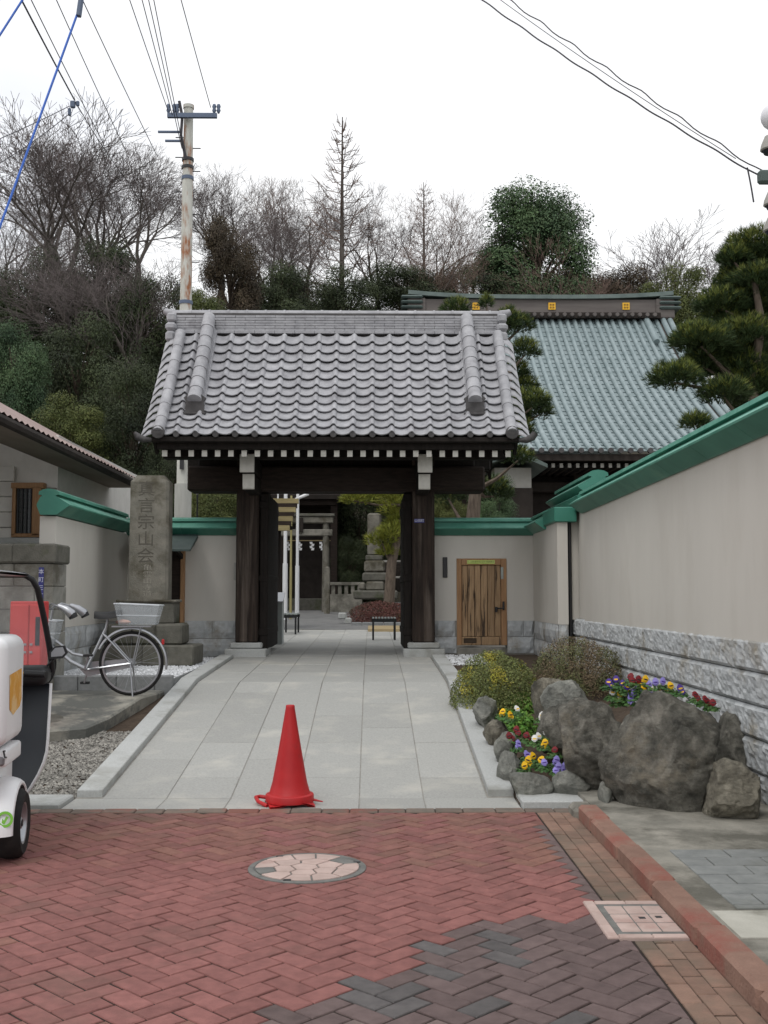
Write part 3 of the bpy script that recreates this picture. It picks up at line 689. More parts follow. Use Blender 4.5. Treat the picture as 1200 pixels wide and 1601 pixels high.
def rock_blocks(parent, along, face, out, a0, a1, z0, z1, courses, bl, amp=.02, nx=8, nz=4, seed=1, fq=1.0):
    r_ = random.Random(seed); h = (z1 - z0) / courses
    for c in range(courses):
        a = a0 - (bl * .5 if c % 2 else 0)
        while a < a1 - .02:
            p, q = max(a, a0), min(a + bl, a1)
            if q - p > .06:
                za, zb = z0 + c * h + .004, z0 + (c + 1) * h - .004; p2, q2 = p + .004, q - .004; sd_ = r_.random() * 50
                def fn(u, v):
                    e = min(1, min(u, 1 - u) * (q2 - p2) / .025) * min(1, min(v, 1 - v) * (zb - za) / .025)
                    n_ = .6 * noise.noise(Vector((u * (q2 - p2) * 7 + sd_, v * 2.0, sd_))) + .7 * noise.noise(Vector((u * (q2 - p2) * 26, v * 6, sd_ + 9))) + .5 * noise.noise(Vector((u * (q2 - p2) * 55, v * 13, sd_ + 5)))
                    d = .004 + e * (.018 + amp * (n_ + .4)); t = p2 + (q2 - p2) * u; zz = za + (zb - za) * v
                    return (t, face + out * d, zz) if along == 'x' else (face + out * d, t, zz)
                mb = MB(); mb.grid(fn, nx, nz)
                t = (p2, q2)
                if along == 'x': mb.box(p2, q2, min(face, face - out * .03), max(face, face - out * .03) , za, zb)
                else: mb.box(min(face, face - out * .03), max(face, face - out * .03), p2, q2, za, zb)
                mb.build('granite_block', M['rockface'], parent)
            a += bl
# right front wall with the small door
fr = thing('boundary_wall', 'beige wall with green coping and small wooden door right of the gate', 'wall', (0, 0, 0))
def wall_with_hole(x0, x1, y0, y1, z0, z1, hx0, hx1, hz):
    mb = MB(); mb.box(x0, hx0, y0, y1, z0, z1); mb.box(hx1, x1, y0, y1, z0, z1); mb.box(hx0, hx1, y0, y1, hz, z1); return mb
DX0, DX1, DZ0, DZ1 = 1.295, 2.055, .74, 2.05
wall_with_hole(.955, 2.62, 13.6, 13.78, 1.11, 2.4, DX0, DX1, DZ1).build('plaster_face', M['plaster'], fr)
MB().box(.955, DX0, 13.61, 13.78, .5, 1.11).build('wall_core', M['joint'], fr); MB().box(DX1, 2.62, 13.61, 13.78, .5, 1.11).build('wall_core', M['joint'], fr)
MB().box(DX0, DX1, 13.59, 13.78, .5, DZ0 - .04, .01).build('threshold', M['concrete'], fr)
rock_blocks(fr, 'x', 13.605, -1, .96, DX0 - .002, .62, 1.115, 2, .62, .012, 6, 3, 4); rock_blocks(fr, 'x', 13.605, -1, DX1 + .002, 2.46, .62, 1.115, 2, .5, .012, 6, 3, 5)
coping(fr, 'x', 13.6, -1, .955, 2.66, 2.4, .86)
dr = ob('door', None, fr)
for a, b in ((DX0, DX0 + .075), (DX1 - .085, DX1)): MB().box(a, b, 13.585, 13.66, DZ0, DZ1, .006).build('jamb', M['doorframe'], dr)
MB().box(DX0 + .075, DX1 - .085, 13.588, 13.66, DZ1 - .1, DZ1, .006).build('head_rail', M['doorframe'], dr)
MB().box(DX0 + .075, DX1 - .085, 13.6, 13.66, DZ0, DZ0 + .13, .01).build('bottom_rail', M['door'], dr)
x = DX0 + .078
for wd in (.09, .105, .095, .1, .11, .1):
    wd = min(wd, DX1 - .087 - x)
    if wd > .02: MB().box(x + .003, x + wd - .003, 13.612 + rnd.uniform(0, .008), 13.65, DZ0 + .135, DZ1 - .102, .005).build('plank', M['door'], dr)
    x += wd
MB().box(DX0 + .08, DX1 - .09, 13.64, 13.66, DZ0 + .1, DZ1 - .1).build('backing', M['wood'], dr)
MB().box(DX0 + .1, DX0 + .3, 13.594, 13.61, DZ0 + .03, DZ0 + .11, .02).build('worn_patch', M['soil'], dr)
h = MB(); h.box(1.985, 2.015, 13.56, 13.586, 1.27, 1.4, .006); h.tube([(2.0, 13.575, 1.3), (2.0, 13.545, 1.3), (1.9, 13.545, 1.295)], .012, 6); h.build('handle', M['iron'], dr, 40)
MB().box(1.875, 1.91, 13.56, 13.612, 1.24, 1.32, .006).build('hasp', M['iron'], dr)
sg = MB().box(1.455, 1.875, 13.574, 13.588, 1.968, 2.025, .003).build('notice', M['limesign'], dr)
ob('notice_lettering', text_mesh('ここはお寺の出入口です駐車禁止', .027, M['darklettering']), sg, (1.665, 13.572, 1.998), (R(90), 0, 0))
MB().box(1.965, 2.005, 13.578, 13.586, 1.74, 1.92, .002).build('sticker', mat('grey_sticker', [lin(150, 156, 150), lin(172, 178, 172)], 9), dr)
MB().box(1.085, 1.155, 13.575, 13.6, 1.76, 2.07, .006).build('name_plate', M['iron'], fr)
# short return wall, stepped coping
rw = thing('boundary_wall', 'short beige return wall with stepped green coping beside a dark drainpipe', 'wall')
MB().box(2.462, 2.6, 11.82, 13.59, 1.11, 2.46).build('plaster_face', M['plaster'], rw); MB().box(2.48, 2.6, 11.83, 13.59, .4, 1.11).build('wall_core', M['joint'], rw)
rock_blocks(rw, 'y', 2.47, -1, 11.82, 13.55, .58, 1.115, 2, .7, .012, 6, 3, 6); rock_blocks(rw, 'x', 11.83, -1, 2.48, 2.6, .58, 1.115, 2, .5, .008, 3, 3, 7)
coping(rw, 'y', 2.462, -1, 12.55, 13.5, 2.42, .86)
MB().box(2.42, 2.72, 11.78, 12.62, 2.462, 2.66, .01).build('coping_step', M['green'], rw)
MB().box(2.68, 2.96, 11.55, 13.9, 2.6, 2.8, .01).build('coping_step', M['green'], rw)
MB().box(2.96, 3.1, 11.7, 13.9, .5, 2.8).build('wall_core', M['plaster'], rw)
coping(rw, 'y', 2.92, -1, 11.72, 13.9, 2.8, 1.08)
mb = MB(); mb.tube([(2.642, 11.9, .55), (2.642, 11.9, 2.46)], .026, 8); tag(mb.build('drainpipe', M['iron'], None, 60), 'thin dark drainpipe in the corner between the two right walls', 'pipe')
# long right wall
lw = thing('boundary_wall', 'long beige wall with green coping on rockfaced granite beside the rock garden', 'wall')
MB().box(2.76, 2.95, 11.36, 11.9, 1.17, 2.6).build('plaster_face', M['plaster'], lw)
mb = MB(); mb.add([(2.7, 1.0, 1.2), (2.95, 1.0, 1.2), (2.95, 11.34, 1.14), (2.7, 11.34, 1.14), (2.7, 1.0, 2.635), (2.95, 1.0, 2.635), (2.95, 11.34, 2.537), (2.7, 11.34, 2.537)], [(0, 3, 2, 1), (4, 5, 6, 7), (0, 1, 5, 4), (3, 7, 6, 2), (0, 4, 7, 3), (1, 2, 6, 5)])
mb.build('plaster_face', M['plaster'], lw); MB().box(2.74, 2.95, 1.0, 12.5, -.05, 1.19).build('wall_core', M['joint'], lw)
rock_blocks(lw, 'y', 2.715, -1, 1.0, 12.5, .02, 1.19, 5, .95, .017, 34, 9, 8)
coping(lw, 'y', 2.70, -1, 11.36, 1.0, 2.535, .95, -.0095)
MB().box(2.655, 2.95, 11.92, 12.1, 1.17, 2.6).build('plaster_face', M['plaster'], lw)
# left wall and its front part
le = thing('boundary_wall', 'beige wall with green coping running behind the tall stone monument', 'wall')
MB().box(-3.88, -3.69, 10.5, 13.6, 1.11, 2.42).build('plaster_face', M['plaster'], le); MB().box(-3.88, -3.7, 10.51, 13.6, .3, 1.11).build('wall_core', M['joint'], le)
rock_blocks(le, 'y', -3.7, 1, 10.5, 13.59, .55, 1.115, 2, .8, .015, 8, 3, 9); rock_blocks(le, 'x', 10.51, -1, -3.88, -3.69, .55, 1.115, 2, .5, .01, 4, 3, 10)
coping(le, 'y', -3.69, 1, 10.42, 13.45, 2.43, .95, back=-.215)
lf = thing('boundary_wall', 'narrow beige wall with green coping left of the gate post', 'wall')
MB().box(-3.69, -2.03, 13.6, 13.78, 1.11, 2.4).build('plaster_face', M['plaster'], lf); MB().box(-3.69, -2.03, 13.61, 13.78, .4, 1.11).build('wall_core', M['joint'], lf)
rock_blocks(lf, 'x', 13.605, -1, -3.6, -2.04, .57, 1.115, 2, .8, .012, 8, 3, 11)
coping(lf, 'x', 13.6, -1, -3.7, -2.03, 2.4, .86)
# small side door with lean-to roof, half hidden behind the monument
sdr = thing('side_door', 'brown wooden side door under a small dark lean-to roof behind the monument', 'door')
MB().box(-3.3, -2.83, 13.52, 13.59, .6, 2.2, .008).build('panel', M['woodbrown'], sdr)
for x in (-3.36, -2.87): MB().box(x, x + .06, 13.5, 13.597, .6, 2.3, .008).build('jamb', M['doorframe'], sdr)
mb = MB(); mb.prism([(13.58, 2.42), (13.0, 2.16), (13.0, 2.13), (13.58, 2.36)], 'x', -3.5, -2.62); mb.build('lean_to_roof', M['hallcap'], sdr)
for x in (-3.3, -2.85): MB().prism([(13.58, 2.1), (13.58, 2.02), (13.1, 2.13), (13.1, 2.17)], 'x', x - .02, x + .02).build('bracket', M['wood'], sdr)
# ================================================================ MAIN HALL behind the wall
hall = thing('temple_hall', 'large temple hall with pale verdigris tiled roof and gold crests on its ridge', 'building')
HX0, HX1 = 1.95, 10.45; HYE, HYR = 24.5, 32.4
zE = A(900, 706, HYE).z; zR = A(900, 498, HYR).z
def hp(s, up=0):                            # s=0 ridge, 1 eave; concave
    y = HYR + (HYE - HYR) * s; z = zR - (zR - zE) * (1.36 * s - .36 * s * s)
    dy, dz = HYE - HYR, -(zR - zE) * (1.36 - .72 * s); l_ = math.hypot(dy, dz)
    return y + up * dz / l_, z - up * dy / l_
mb = MB(); NS = 34
for i in range(NS):                         # stepped pan courses
    (ya, za), (yb, zb) = hp(i / NS), hp((i + 1) / NS, .024); yc, zc_ = hp((i + 1) / NS)
    mb.add([(HX0, ya, za), (HX1, ya, za), (HX1, yb, zb), (HX0, yb, zb), (HX1, yc, zc_), (HX0, yc, zc_)], [(0, 1, 2, 3), (3, 2, 4, 5)])
tag(mb.build('pan_tiles', M['hallroof'], hall), kind='stuff')
n = round((HX1 - HX0) / .272)
for c in range(n + 1):
    x = HX0 + (HX1 - HX0) * c / n
    mb = MB(); mb.tube([(x, *hp(q / 16, .045)) for q in range(17)], .078, 8); o = mb.build('cover_tile_row', M['hallroof'], hall, 60)
    yy, zz = hp(1, .035); mb = MB(); mb.lathe([(0, 0), (.075, 0), (.08, .012), (.08, .08)], 12, (x, yy - .05, zz - .005), 'y'); mb.build('tile_end', M['roofdark'], o)
mb = MB()
vs = []
for q in range(17): y, z = hp(q / 16, -.02); vs += [(HX0, 2 * HYR - y, z), (HX1, 2 * HYR - y, z)]
mb.add(vs, [(2 * i, 2 * i + 1, 2 * i + 3, 2 * i + 2) for i in range(16)]); mb.build('rear_slope', M['hallroof'], hall)
for s, x in ((-1, HX0 - .35), (1, HX1 + .35)):
    mb = MB(); a = [hp(q / 12, .02) for q in range(13)]; b = [hp(q / 12, -.4) for q in range(13)]
    mb.prism(a + b[::-1], 'x', x - .3, x + .3); mb.build('verge', M['hallridge'], hall)
    for dx in (-.12, .12):
        mb = MB(); mb.tube([(x + dx, *hp(q / 12, .1)) for q in range(13)], .1, 8); mb.build('verge_roll', M['hallroof'], hall, 60)
    mb = MB(); mb.tube([(x - s * .75, *hp(-.03 + .2 * q / 4, .14)) for q in range(5)], .11, 8); mb.build('descending_ridge', M['hallroof'], hall, 60)
    MB().box(x + s * -.05 - .35, x + s * -.05 + .35, HYR - .35, HYR + .35, zR - .1, zR + .66, .05).build('ridge_end', M['hallridge'], hall)
    for k in range(3):
        MB().box(x + s * .12 - .4, x + s * .12 + .4, HYR - .45, HYR + .45, zR + .24 + k * .19, zR + .35 + k * .19, .05).build('ridge_end_scroll', M['hallcap'], hall)
MB().box(HX0 - .3, HX1 + .3, HYR - .28, HYR + .28, zR + .1, zR + .62).build('ridge_wall', M['hallridge'], hall)
mb = MB(); NQ = 14
def sag(t): return .16 * (abs(t - .5) * 2) ** 3
vs = []
for q in range(NQ + 1):
    x = HX0 - .6 + (HX1 - HX0 + 1.2) * q / NQ; z = zR + .62 + sag(q / NQ)
    vs += [(x, HYR - .38, z), (x, HYR + .38, z), (x, HYR + .34, z + .16), (x, HYR - .34, z + .16)]
mb.add(vs, [(4 * i + j, 4 * i + (j + 1) % 4, 4 * i + 4 + (j + 1) % 4, 4 * i + 4 + j) for i in range(NQ) for j in range(4)] + [(3, 2, 1, 0), (4 * NQ, 4 * NQ + 1, 4 * NQ + 2, 4 * NQ + 3)]); mb.build('ridge_cap', M['hallcap'], hall)
MB().box(HX0 - .1, HX1 + .1, HYR - .42, HYR + .42, zR - .1, zR + .1).build('ridge_base', M['halldark'], hall)
for c in range(n):
    x = HX0 + (HX1 - HX0) * (c + .5) / n; mb = MB(); mb.lathe([(0, 0), (.07, 0), (.08, .1)], 8, (x, HYR - .52, zR + .0), 'y'); mb.build('ridge_tile_end', M['hallridge'], hall)
for u in (744, 863, 979):
    p = A(u, 478, HYR - .35); o = ob('crest', None, hall)
    mb = MB()
    MB().box(p.x - .13, p.x + .13, HYR - .31, HYR - .28, p.z - .13, p.z + .13).build('crest_plate', M['gold'], o)
    for a, b, c_, d in ((-.1, -.02, .03, .1), (.02, .1, .03, .1), (-.1, -.02, -.1, -.03), (.02, .1, -.1, -.03)):
        MB().box(p.x + a * .8, p.x + b * .8, HYR - .325, HYR - .31, p.z + c_ * .8, p.z + d * .8).build('crest_relief', M['golddark'], o)
MB().box(HX0 - .4, HX1 + .4, HYE + .05, HYE + .22, zE - .24, zE - .06).build('eave_board', M['halldark'], hall)
for i in range(46):
    x = HX0 - .3 + i * .228; o = MB().box(x - .045, x + .045, HYE + .25, HYE + 2.6, zE - .40, zE - .29).build('rafter', M['halldark'], hall)
    MB().box(x - .046, x + .046, HYE + .242, HYE + .25, zE - .41, zE - .29).build('rafter_tip', M['hallwhite'], o)
MB().box(HX0 + .6, HX1 - .6, HYE + 2.4, 38, .7, zE + .1).build('wall', M['halldark'], hall)
for i in range(6):
    x = HX0 + .9 + i * 1.66; MB().box(x - .14, x + .14, HYE + 1.9, HYE + 2.2, .75, zE - .35, .02).build('column', M['woodbrown'], hall)
MB().box(HX0 + .5, HX1 - .5, HYE + 1.9, HYE + 2.2, zE - .9, zE - .6, .02).build('beam', M['halldark'], hall)
MB().box(HX0 + .5, HX1 - .5, HYE + 2.0, HYE + 2.15, zE - 2.55, zE - 2.42).build('tie_beam', M['hallwhite'], hall)
MB().box(HX0 + .5, HX1 - .5, HYE + 1.9, HYE + 2.3, .6, 1.5).build('veranda', M['halldark'], hall)
p = A(800, 755, 20.5)
eh = thing('small_hall', 'white plastered gable end seen between gate roof and temple hall', 'building')
MB().box(p.x - .4, p.x + .45, 20.5, 22.5, .7, p.z + .35).build('wall', M['hallwhite'], eh)
mb = MB(); mb.prism([(p.x - .75, p.z + .3), (p.x, p.z + .62), (p.x + .75, p.z + .3), (p.x + .75, p.z + .38), (p.x, p.z + .75), (p.x - .75, p.z + .38)], 'y', 20.1, 22.8); mb.build('roof', M['hallcap'], eh)
MB().box(p.x - .42, p.x + .47, 20.46, 20.5, .7, p.z - .12).build('dado', M['halldark'], eh)

# ================================================================ HOUSE at the left
M['whitetile'] = mat('white_wall_tile', [lin(208, 206, 200), lin(222, 220, 214)], 6, .6, var=.04)
M['roofpink'] = mat('faded_corrugated_roof', [lin(140, 122, 118), lin(168, 150, 144)], 3, .7, .3, 30)
M['soffit'] = mat('soffit_boards', [lin(118, 110, 100), lin(142, 134, 124)], 3, .9, stretch=(1, .3, 1))
house = thing('house', 'low house with faded pink roof and white tiled wall at the left edge', 'house')
MB().box(-10, -4.42, 12.6, 17, .3, 3.75).build('wall', M['whitetile'], house)
MB().box(-10, -4.43, 12.56, 12.6, .3, 3.0).build('tile_backing', M['joint'], house)
for j in range(9):
    z = .5 + j * .215
    for i in range(5):
        x1 = -5.02 - i * .46 + (.23 if j % 2 else 0); x0 = x1 - .45; x1 = min(x1, -5.0)
        if x1 - x0 > .05 and z > .9: MB().box(x0, x1, 12.53, 12.565, z + .004, z + .211, .005).build('wall_tile', M['whitetile'], house)
for j in range(4):
    for i in range(5): MB().box(-5.45 - i * .46, -5.0 - i * .46 - .006, 12.53, 12.565, 2.44 + j * .215 + .004, 2.44 + (j + 1) * .215 - .004, .005).build('wall_tile', M['whitetile'], house)
wn = ob('window', None, house)
MB().box(-4.98, -4.62, 12.5, 12.56, 2.36, 3.02).build('pane', M['pane'], wn)
for a, b, c, d in ((-5.0, -4.95, 2.32, 3.0), (-4.72, -4.6, 2.32, 3.0), (-5.02, -4.56, 2.98, 3.06), (-5.0, -4.6, 2.3, 2.35)): MB().box(a, b, 12.46, 12.57, c, d, .006).build('frame', M['doorframe'], wn)
for k in range(4): MB().box(-4.93 + k * .06, -4.915 + k * .06, 12.475, 12.49, 2.35, 2.98).build('bar', M['iron'], wn)
MB().box(-5.2, -4.4, 12.42, 12.56, 2.2, 2.29, .01).build('sill', M['kerbstone'], wn)
# roof falling to the right, eave along the depth
mb = MB(); ex, ez = -3.92, 3.42
for k in range(40):
    y0 = 8.6 + k * .165; 
    if y0 > 15.0: break
    mb.add([(ex, y0, ez), (ex, y0 + .08, ez + .03), (ex, y0 + .165, ez), (ex - 4, y0, ez + 2.2), (ex - 4, y0 + .08, ez + 2.23), (ex - 4, y0 + .165, ez + 2.2)], [(0, 3, 4, 1), (1, 4, 5, 2)])
mb.build('roof', M['roofpink'], house)
MB().prism([(ex + .01, ez - .02), (ex - 4, ez + 2.18), (ex - 4, ez + 2.08), (ex + .01, ez - .1)], 'y', 8.6, 15.1).build('roof_deck', M['soffit'], house)
mb = MB(); mb.tube([(ex + .05, 8.6, ez - .09), (ex + .05, 15.1, ez - .12)], .06, 8); mb.build('gutter', M['halldark'], house)
MB().prism([(ex - .0, ez - .12), (-4.42, ez - .12), (-4.42, ez + .1)], 'y', 8.62, 15.08).build('soffit', M['soffit'], house)
MB().box(-8, -6.3, 8.6, 12.6, 0, 3.9).build('wing_wall', M['whitetile'], house)

# ================================================================ MONUMENT
stele = thing('stone_monument', 'tall carved stone monument on three stepped plinths left of the gate', 'monument', (-2.99, 12.1, .57))
def rough_box(x0, x1, y0, y1, z0, z1, m, name, b=.02, j=.006, sub=5, seed=0):
    mb = MB(); mb.box(x0, x1, y0, y1, z0, z1, b)
    r_ = random.Random(seed); mb.v = [(a + r_.uniform(-j, j), c + r_.uniform(-j, j), d + r_.uniform(-j, j)) for a, c, d in mb.v]
    return mb.build(name, m, stele)
for k, x0 in enumerate((-.68, 0)): rough_box(x0 + .002, x0 + .678, -.4, .42, 0, .27, M['stonedark'], 'plinth_stone', seed=k)
xs_ = (-.5, -.17, .14, .5)
for k in range(3): rough_box(xs_[k] + .002, xs_[k + 1] - .002, -.26, .3, .27, .55, M['stonedark'], 'plinth_stone', .03, seed=5 + k)
rough_box(-.37, .37, -.14, .26, .55, .83, M['stonedark'], 'pedestal', .015, seed=9); rough_box(-.4, .4, -.17, .29, .83, .865, M['stone'], 'pedestal_cap', .01, seed=10)
mb = MB(); pl = [(-.25, -.1), (.235, -.1), (.27, -.06), (.27, .2), (-.25, .2)]; zt = 2.54
vs = [(x, y, .865) for x, y in pl] + [(x * .985, y, zt - .09) for x, y in pl] + [(x * .7, y * .6 + .02, zt) for x, y in pl]; n = 5
mb.add(vs, [(k * n + i, k * n + (i + 1) % n, (k + 1) * n + (i + 1) % n, (k + 1) * n + i) for k in range(2) for i in range(n)] + [tuple(range(10, 15))])
sh = mb.build('shaft', M['stone'], stele)
for k, ch in enumerate('真言宗山会'): ob('engraved_character', text_mesh(ch, .27, M['engrave'], .001), sh, (-.03, -.1015, 2.34 - k * .225), (R(90), 0, 0), (.9, .8, 1))
for k, ch in enumerate('亀雲山寺道'): ob('engraved_character', text_mesh(ch, .17, M['engrave_light'], .001), sh, (-.0, -.1015, 1.27 - k * .085 if 0 else 1.29 - k * .088), (R(90), 0, 0), (.75, .5, 1))

# ================================================================ BLOCK PILLAR, FENCE, RED LOCKER
pil = thing('block_pillar', 'weathered concrete block gate pillar with a blue address plate', 'pillar', (-3.48, 9.85, 0))
MB().box(-1.9, -.02, .02, .5, 0, 1.84).build('pillar_core', M['joint'], pil)
for j in range(7):
    z = .08 + j * .252
    for i in range(3):
        a, b = -.43 - i * .43 - (.2 if j % 2 else 0), -i * .43 - (.2 if j % 2 else 0) if i or j % 2 else 0
        if j % 2 and i == 0: MB().box(-.197, 0, 0, .52, z + .004, z + .248, .006).build('block', M['block'], pil)
        MB().box(a + .003, b - .003, 0, .52, z + .004, z + .248, .006).build('block', M['block'], pil)
for i in range(3): MB().box(-.45 - i * .46, .03 - i * .46 - .004, -.04, .56, 1.845, 2.06, .02).build('cap_stone', M['stonedark'], pil)
pl_ = MB().box(-.155, -.1, -.012, -.001, 1.32, 1.8, .003).build('address_plate', M['blueplate'], pil)
for k, ch in enumerate('本町三丁目'): ob('plate_lettering', text_mesh(ch, .062, M['lettering']), pl_, (-.1275, -.014, 1.75 - k * .088), (R(90), 0, 0))
fe = thing('iron_fence', 'black iron bar fence beside the block pillar', 'fence', (-4.35, 9.6, .4))
for k in range(8): MB().box(-.3 + k * .06, -.28 + k * .06, 0, .02, 0, .85).build('bar', M['iron'], fe)
for z in (.1, .8): MB().box(-.32, .2, .002, .018, z, z + .03).build('rail', M['iron'], fe)
lk = thing('red_locker', 'faded red steel locker standing behind the scooter windscreen', 'locker', (-3.08, 8.25, .2))
MB().box(-.22, .075, .0, .2, 0, 1.24, .008).build('case', M['redpaint'], lk)
for a, b in ((-.215, -.045), (-.039, .07)): MB().box(a, b, -.014, 0, .03, 1.21, .006).build('door', M['redpaint'], lk)
for z in (.78, .85):
    for x in (-.07, -.015): MB().box(x - .012, x + .012, -.022, -.014, z - .01, z + .01).build('hinge', M['chrome'], lk)
MB().box(.02, .06, -.02, -.014, .84, 1.1).build('label_strip', M['navy'], lk)
mb = MB(); mb.tube([(0, 0, 0), (0, 0, 1.35)], .05, 10); yp = thing('yellow_post', 'yellow post with a dark band at the left edge behind the scooter', 'post', (-3.63, 8.5, .2)); mb.build('shaft', M['yellow'], yp, 40)
mb = MB(); mb.tube([(0, 0, .95), (0, 0, 1.05)], .052, 10); mb.build('band', M['black'], yp, 40)

# ================================================================ CONE
cone = thing('traffic_cone', 'red plastic traffic cone with a bent base at the end of the path', 'cone', (-.585, 6.56, .0))
mb = MB(); mb.lathe([(.152, .075), (.148, .08), (.125, .16), (.088, .36), (.062, .51), (.033, .685), (.032, .7), (.027, .705), (.02, .7), (.02, .6)], 28); mb.build('body', M['red'], cone, 50)
mb = MB(); mb.lathe([(.174, .022), (.174, .068), (.168, .076), (.15, .078)], 28); mb.build('collar', M['red'], cone, 50)
def skirt(u, v):
    a, b = (u - .5) * .325, (v - .5) * .325; r_ = math.hypot(a, b)
    t = R(12); x, y = a * math.cos(t) - b * math.sin(t), a * math.sin(t) + b * math.cos(t)
    return (x, y, .03 + .012 * math.sin(a * 21 + 1) - max(0, r_ - .17) * .12)
mb = MB(); mb.grid(skirt, 14, 14); vs = list(mb.v); mb.add([(x, y, z - .012) for x, y, z in vs], [f[::-1] for f in mb.f]); mb.build('base', M['red'], cone, 60)
mb = MB(); mb.tube([(-.15, .03, .04), (-.22, .05, .045), (-.245, .02, .045), (-.22, -.06, .03), (-.15, -.12, .01)], [.014] * 5, 8); mb.build('carry_loop', M['red'], cone, 60)
mb = MB(); mb.tube([(.15, .0, .035), (.24, -.02, .02)], [.012, .004], 6); mb.build('split_corner', M['red'], cone, 60)

# ================================================================ BICYCLE (faces left)
rh = A(205, 1037, 9.42); zb = slabz(9.42)
bike = thing('bicycle', 'silver city bicycle with clear rear basket parked before the stone edging', 'bicycle', (rh.x, 9.42, zb), R(183))
WR = rh.z - zb
def wheel(x, nm):
    o = ob('wheel', None, bike, (x, 0, WR))
    mb = MB(); mb.lathe([(WR - .035, .0), (WR - .02, .017), (WR, 0), (WR - .02, -.017), (WR - .035, 0)], 40, (0, 0, 0), 'y'); mb.build('tyre', M['tyre'], o, 60)
    mb = MB(); mb.lathe([(WR - .032, .012), (WR - .05, .012), (WR - .05, -.012), (WR - .032, -.012)], 40, (0, 0, 0), 'y'); mb.build('rim', M['chrome'], o, 40)
    mb = MB()
    for k in range(28):
        a = k * 2 * math.pi / 28; b = a + (.35 if k % 4 < 2 else -.35); s = .025 if k % 2 else -.025
        mb.tube([(.022 * math.cos(b), s, .022 * math.sin(b)), ((WR - .05) * math.cos(a), 0, (WR - .05) * math.sin(a))], .0016, 3, False)
    mb.build('spokes', M['chrome'], o)
    mb = MB(); mb.lathe([(0, -.04), (.02, -.04), (.024, -.03), (.014, -.02), (.014, .02), (.024, .03), (.02, .04), (0, .04)], 12, (0, 0, 0), 'y'); mb.build('hub', M['chrome'], o, 40)
    return o
wheel(0, 'r'); wheel(1.1, 'f')
BB = (.46, 0, WR - .06); ST = (.30, 0, WR + .4); HT = (.86, 0, WR + .34); HB = (.88, 0, WR + .22)
fr_ = MB(); fr_.tube([BB, (.27, 0, WR + .36)], .016, 8); 
fr_.tube([(BB[0], 0, BB[2]), (.62, 0, WR + .02), (.88, 0, WR + .24)], .02, 8); fr_.tube([(.41, 0, WR + .06), (.6, 0, WR + .1), (.87, 0, WR + .3)], .016, 8); fr_.tube([(.9, 0, WR + .16), (.84, 0, WR + .42)], .02, 8)
for s in (-.055, .055):
    fr_.tube([(0, s, 0 + WR), (.44, s * .6, WR - .06)], .011, 6); fr_.tube([(0, s, WR), (.2, s, WR + .22), (.3, s * .3, WR + .31)], .009, 6)
fr_.build('frame', M['chrome'], bike, 40)
mb = MB()
for s in (-.05, .05): mb.tube([(.9, 0, WR + .2), (.93, s, WR + .14), (1.1, s, WR)], .011, 6)
mb.build('fork', M['chrome'], bike, 40)
mb = MB(); mb.lathe([(WR + .02, -.034), (WR + .036, -.03), (WR + .042, 0), (WR + .036, .03), (WR + .02, .034), (WR + .034, 0), (WR + .02, -.034)], 24, (0, 0, WR), 'y', -1.75, 1.15)
o = mb.build('rear_mudguard', M['chrome'], bike, 60)
mb = MB(); mb.lathe([(WR + .028, -.03), (WR + .034, 0), (WR + .028, .03)], 20, (1.1, 0, WR), 'y', -1.5, .7); mb.build('front_mudguard', M['chrome'], bike, 60)
mb = MB(); mb.prism([(.0, WR + .045), (.46, WR + .01), (.54, WR - .06), (.46, WR - .14), (.0, WR - .045), (-.04, WR)], 'y', -.08, -.055); mb.build('chain_case', M['rim'], bike)
mb = MB(); mb.tube([(.46, -.1, WR - .06), (.5, -.1, WR - .21)], .01, 6); mb.tube([(.46, .09, WR - .06), (.42, .09, WR + .09)], .01, 6); mb.build('crank', M['chrome'], bike)
for p, s in (((.5, -.14, WR - .21), 1), ((.42, .13, WR + .09), 1)): MB().box(p[0] - .045, p[0] + .045, p[1] - .035, p[1] + .035, p[2] - .012, p[2] + .012, .004).build('pedal', M['black'], bike)
mb = MB(); mb.tube([(.27, 0, WR + .36), (.25, 0, WR + .46)], .013, 8); mb.build('seat_post', M['chrome'], bike)
mb = MB()
def sad(u, v):
    x = .12 + .27 * u; wdt = .095 * (1 - u) ** .8 + .022; a = (v - .5) * math.pi
    return (x, wdt * math.sin(a), WR + .465 + .075 * math.cos(a) - .015 * math.sin(u * math.pi) + .02 * (1 - u))
mb.grid(sad, 8, 8); mb.grid(lambda u, v: (sad(u, v)[0], sad(u, v)[1] * .95, WR + .44 - .012 * (1 - u)), 8, 8, True); mb.build('saddle', M['black'], bike, 70)
mb = MB(); mb.tube([(.84, 0, WR + .42), (.82, 0, WR + .56)], .013, 8)
for s in (-1, 1): mb.tube([(.82, 0, WR + .56), (.84, s * .08, WR + .58), (.78, s * .22, WR + .62), (.66, s * .27, WR + .58), (.6, s * .28, WR + .54)], .011, 8)
mb.build('handlebar', M['chrome'], bike, 50)
for s in (-1, 1):
    mb = MB(); mb.tube([(.7, s * .26, WR + .6), (.62, s * .275, WR + .565), (.56, s * .285, WR + .52), (.545, s * .285, WR + .49)], [.024, .04, .05, .042], 10); mb.build('hand_cover', M['rim'], bike, 50)
    mb = MB(); mb.tube([(.556, s * .285, WR + .515), (.538, s * .287, WR + .478)], [.046, .044], 10); mb.build('grip', M['black'], bike, 50)
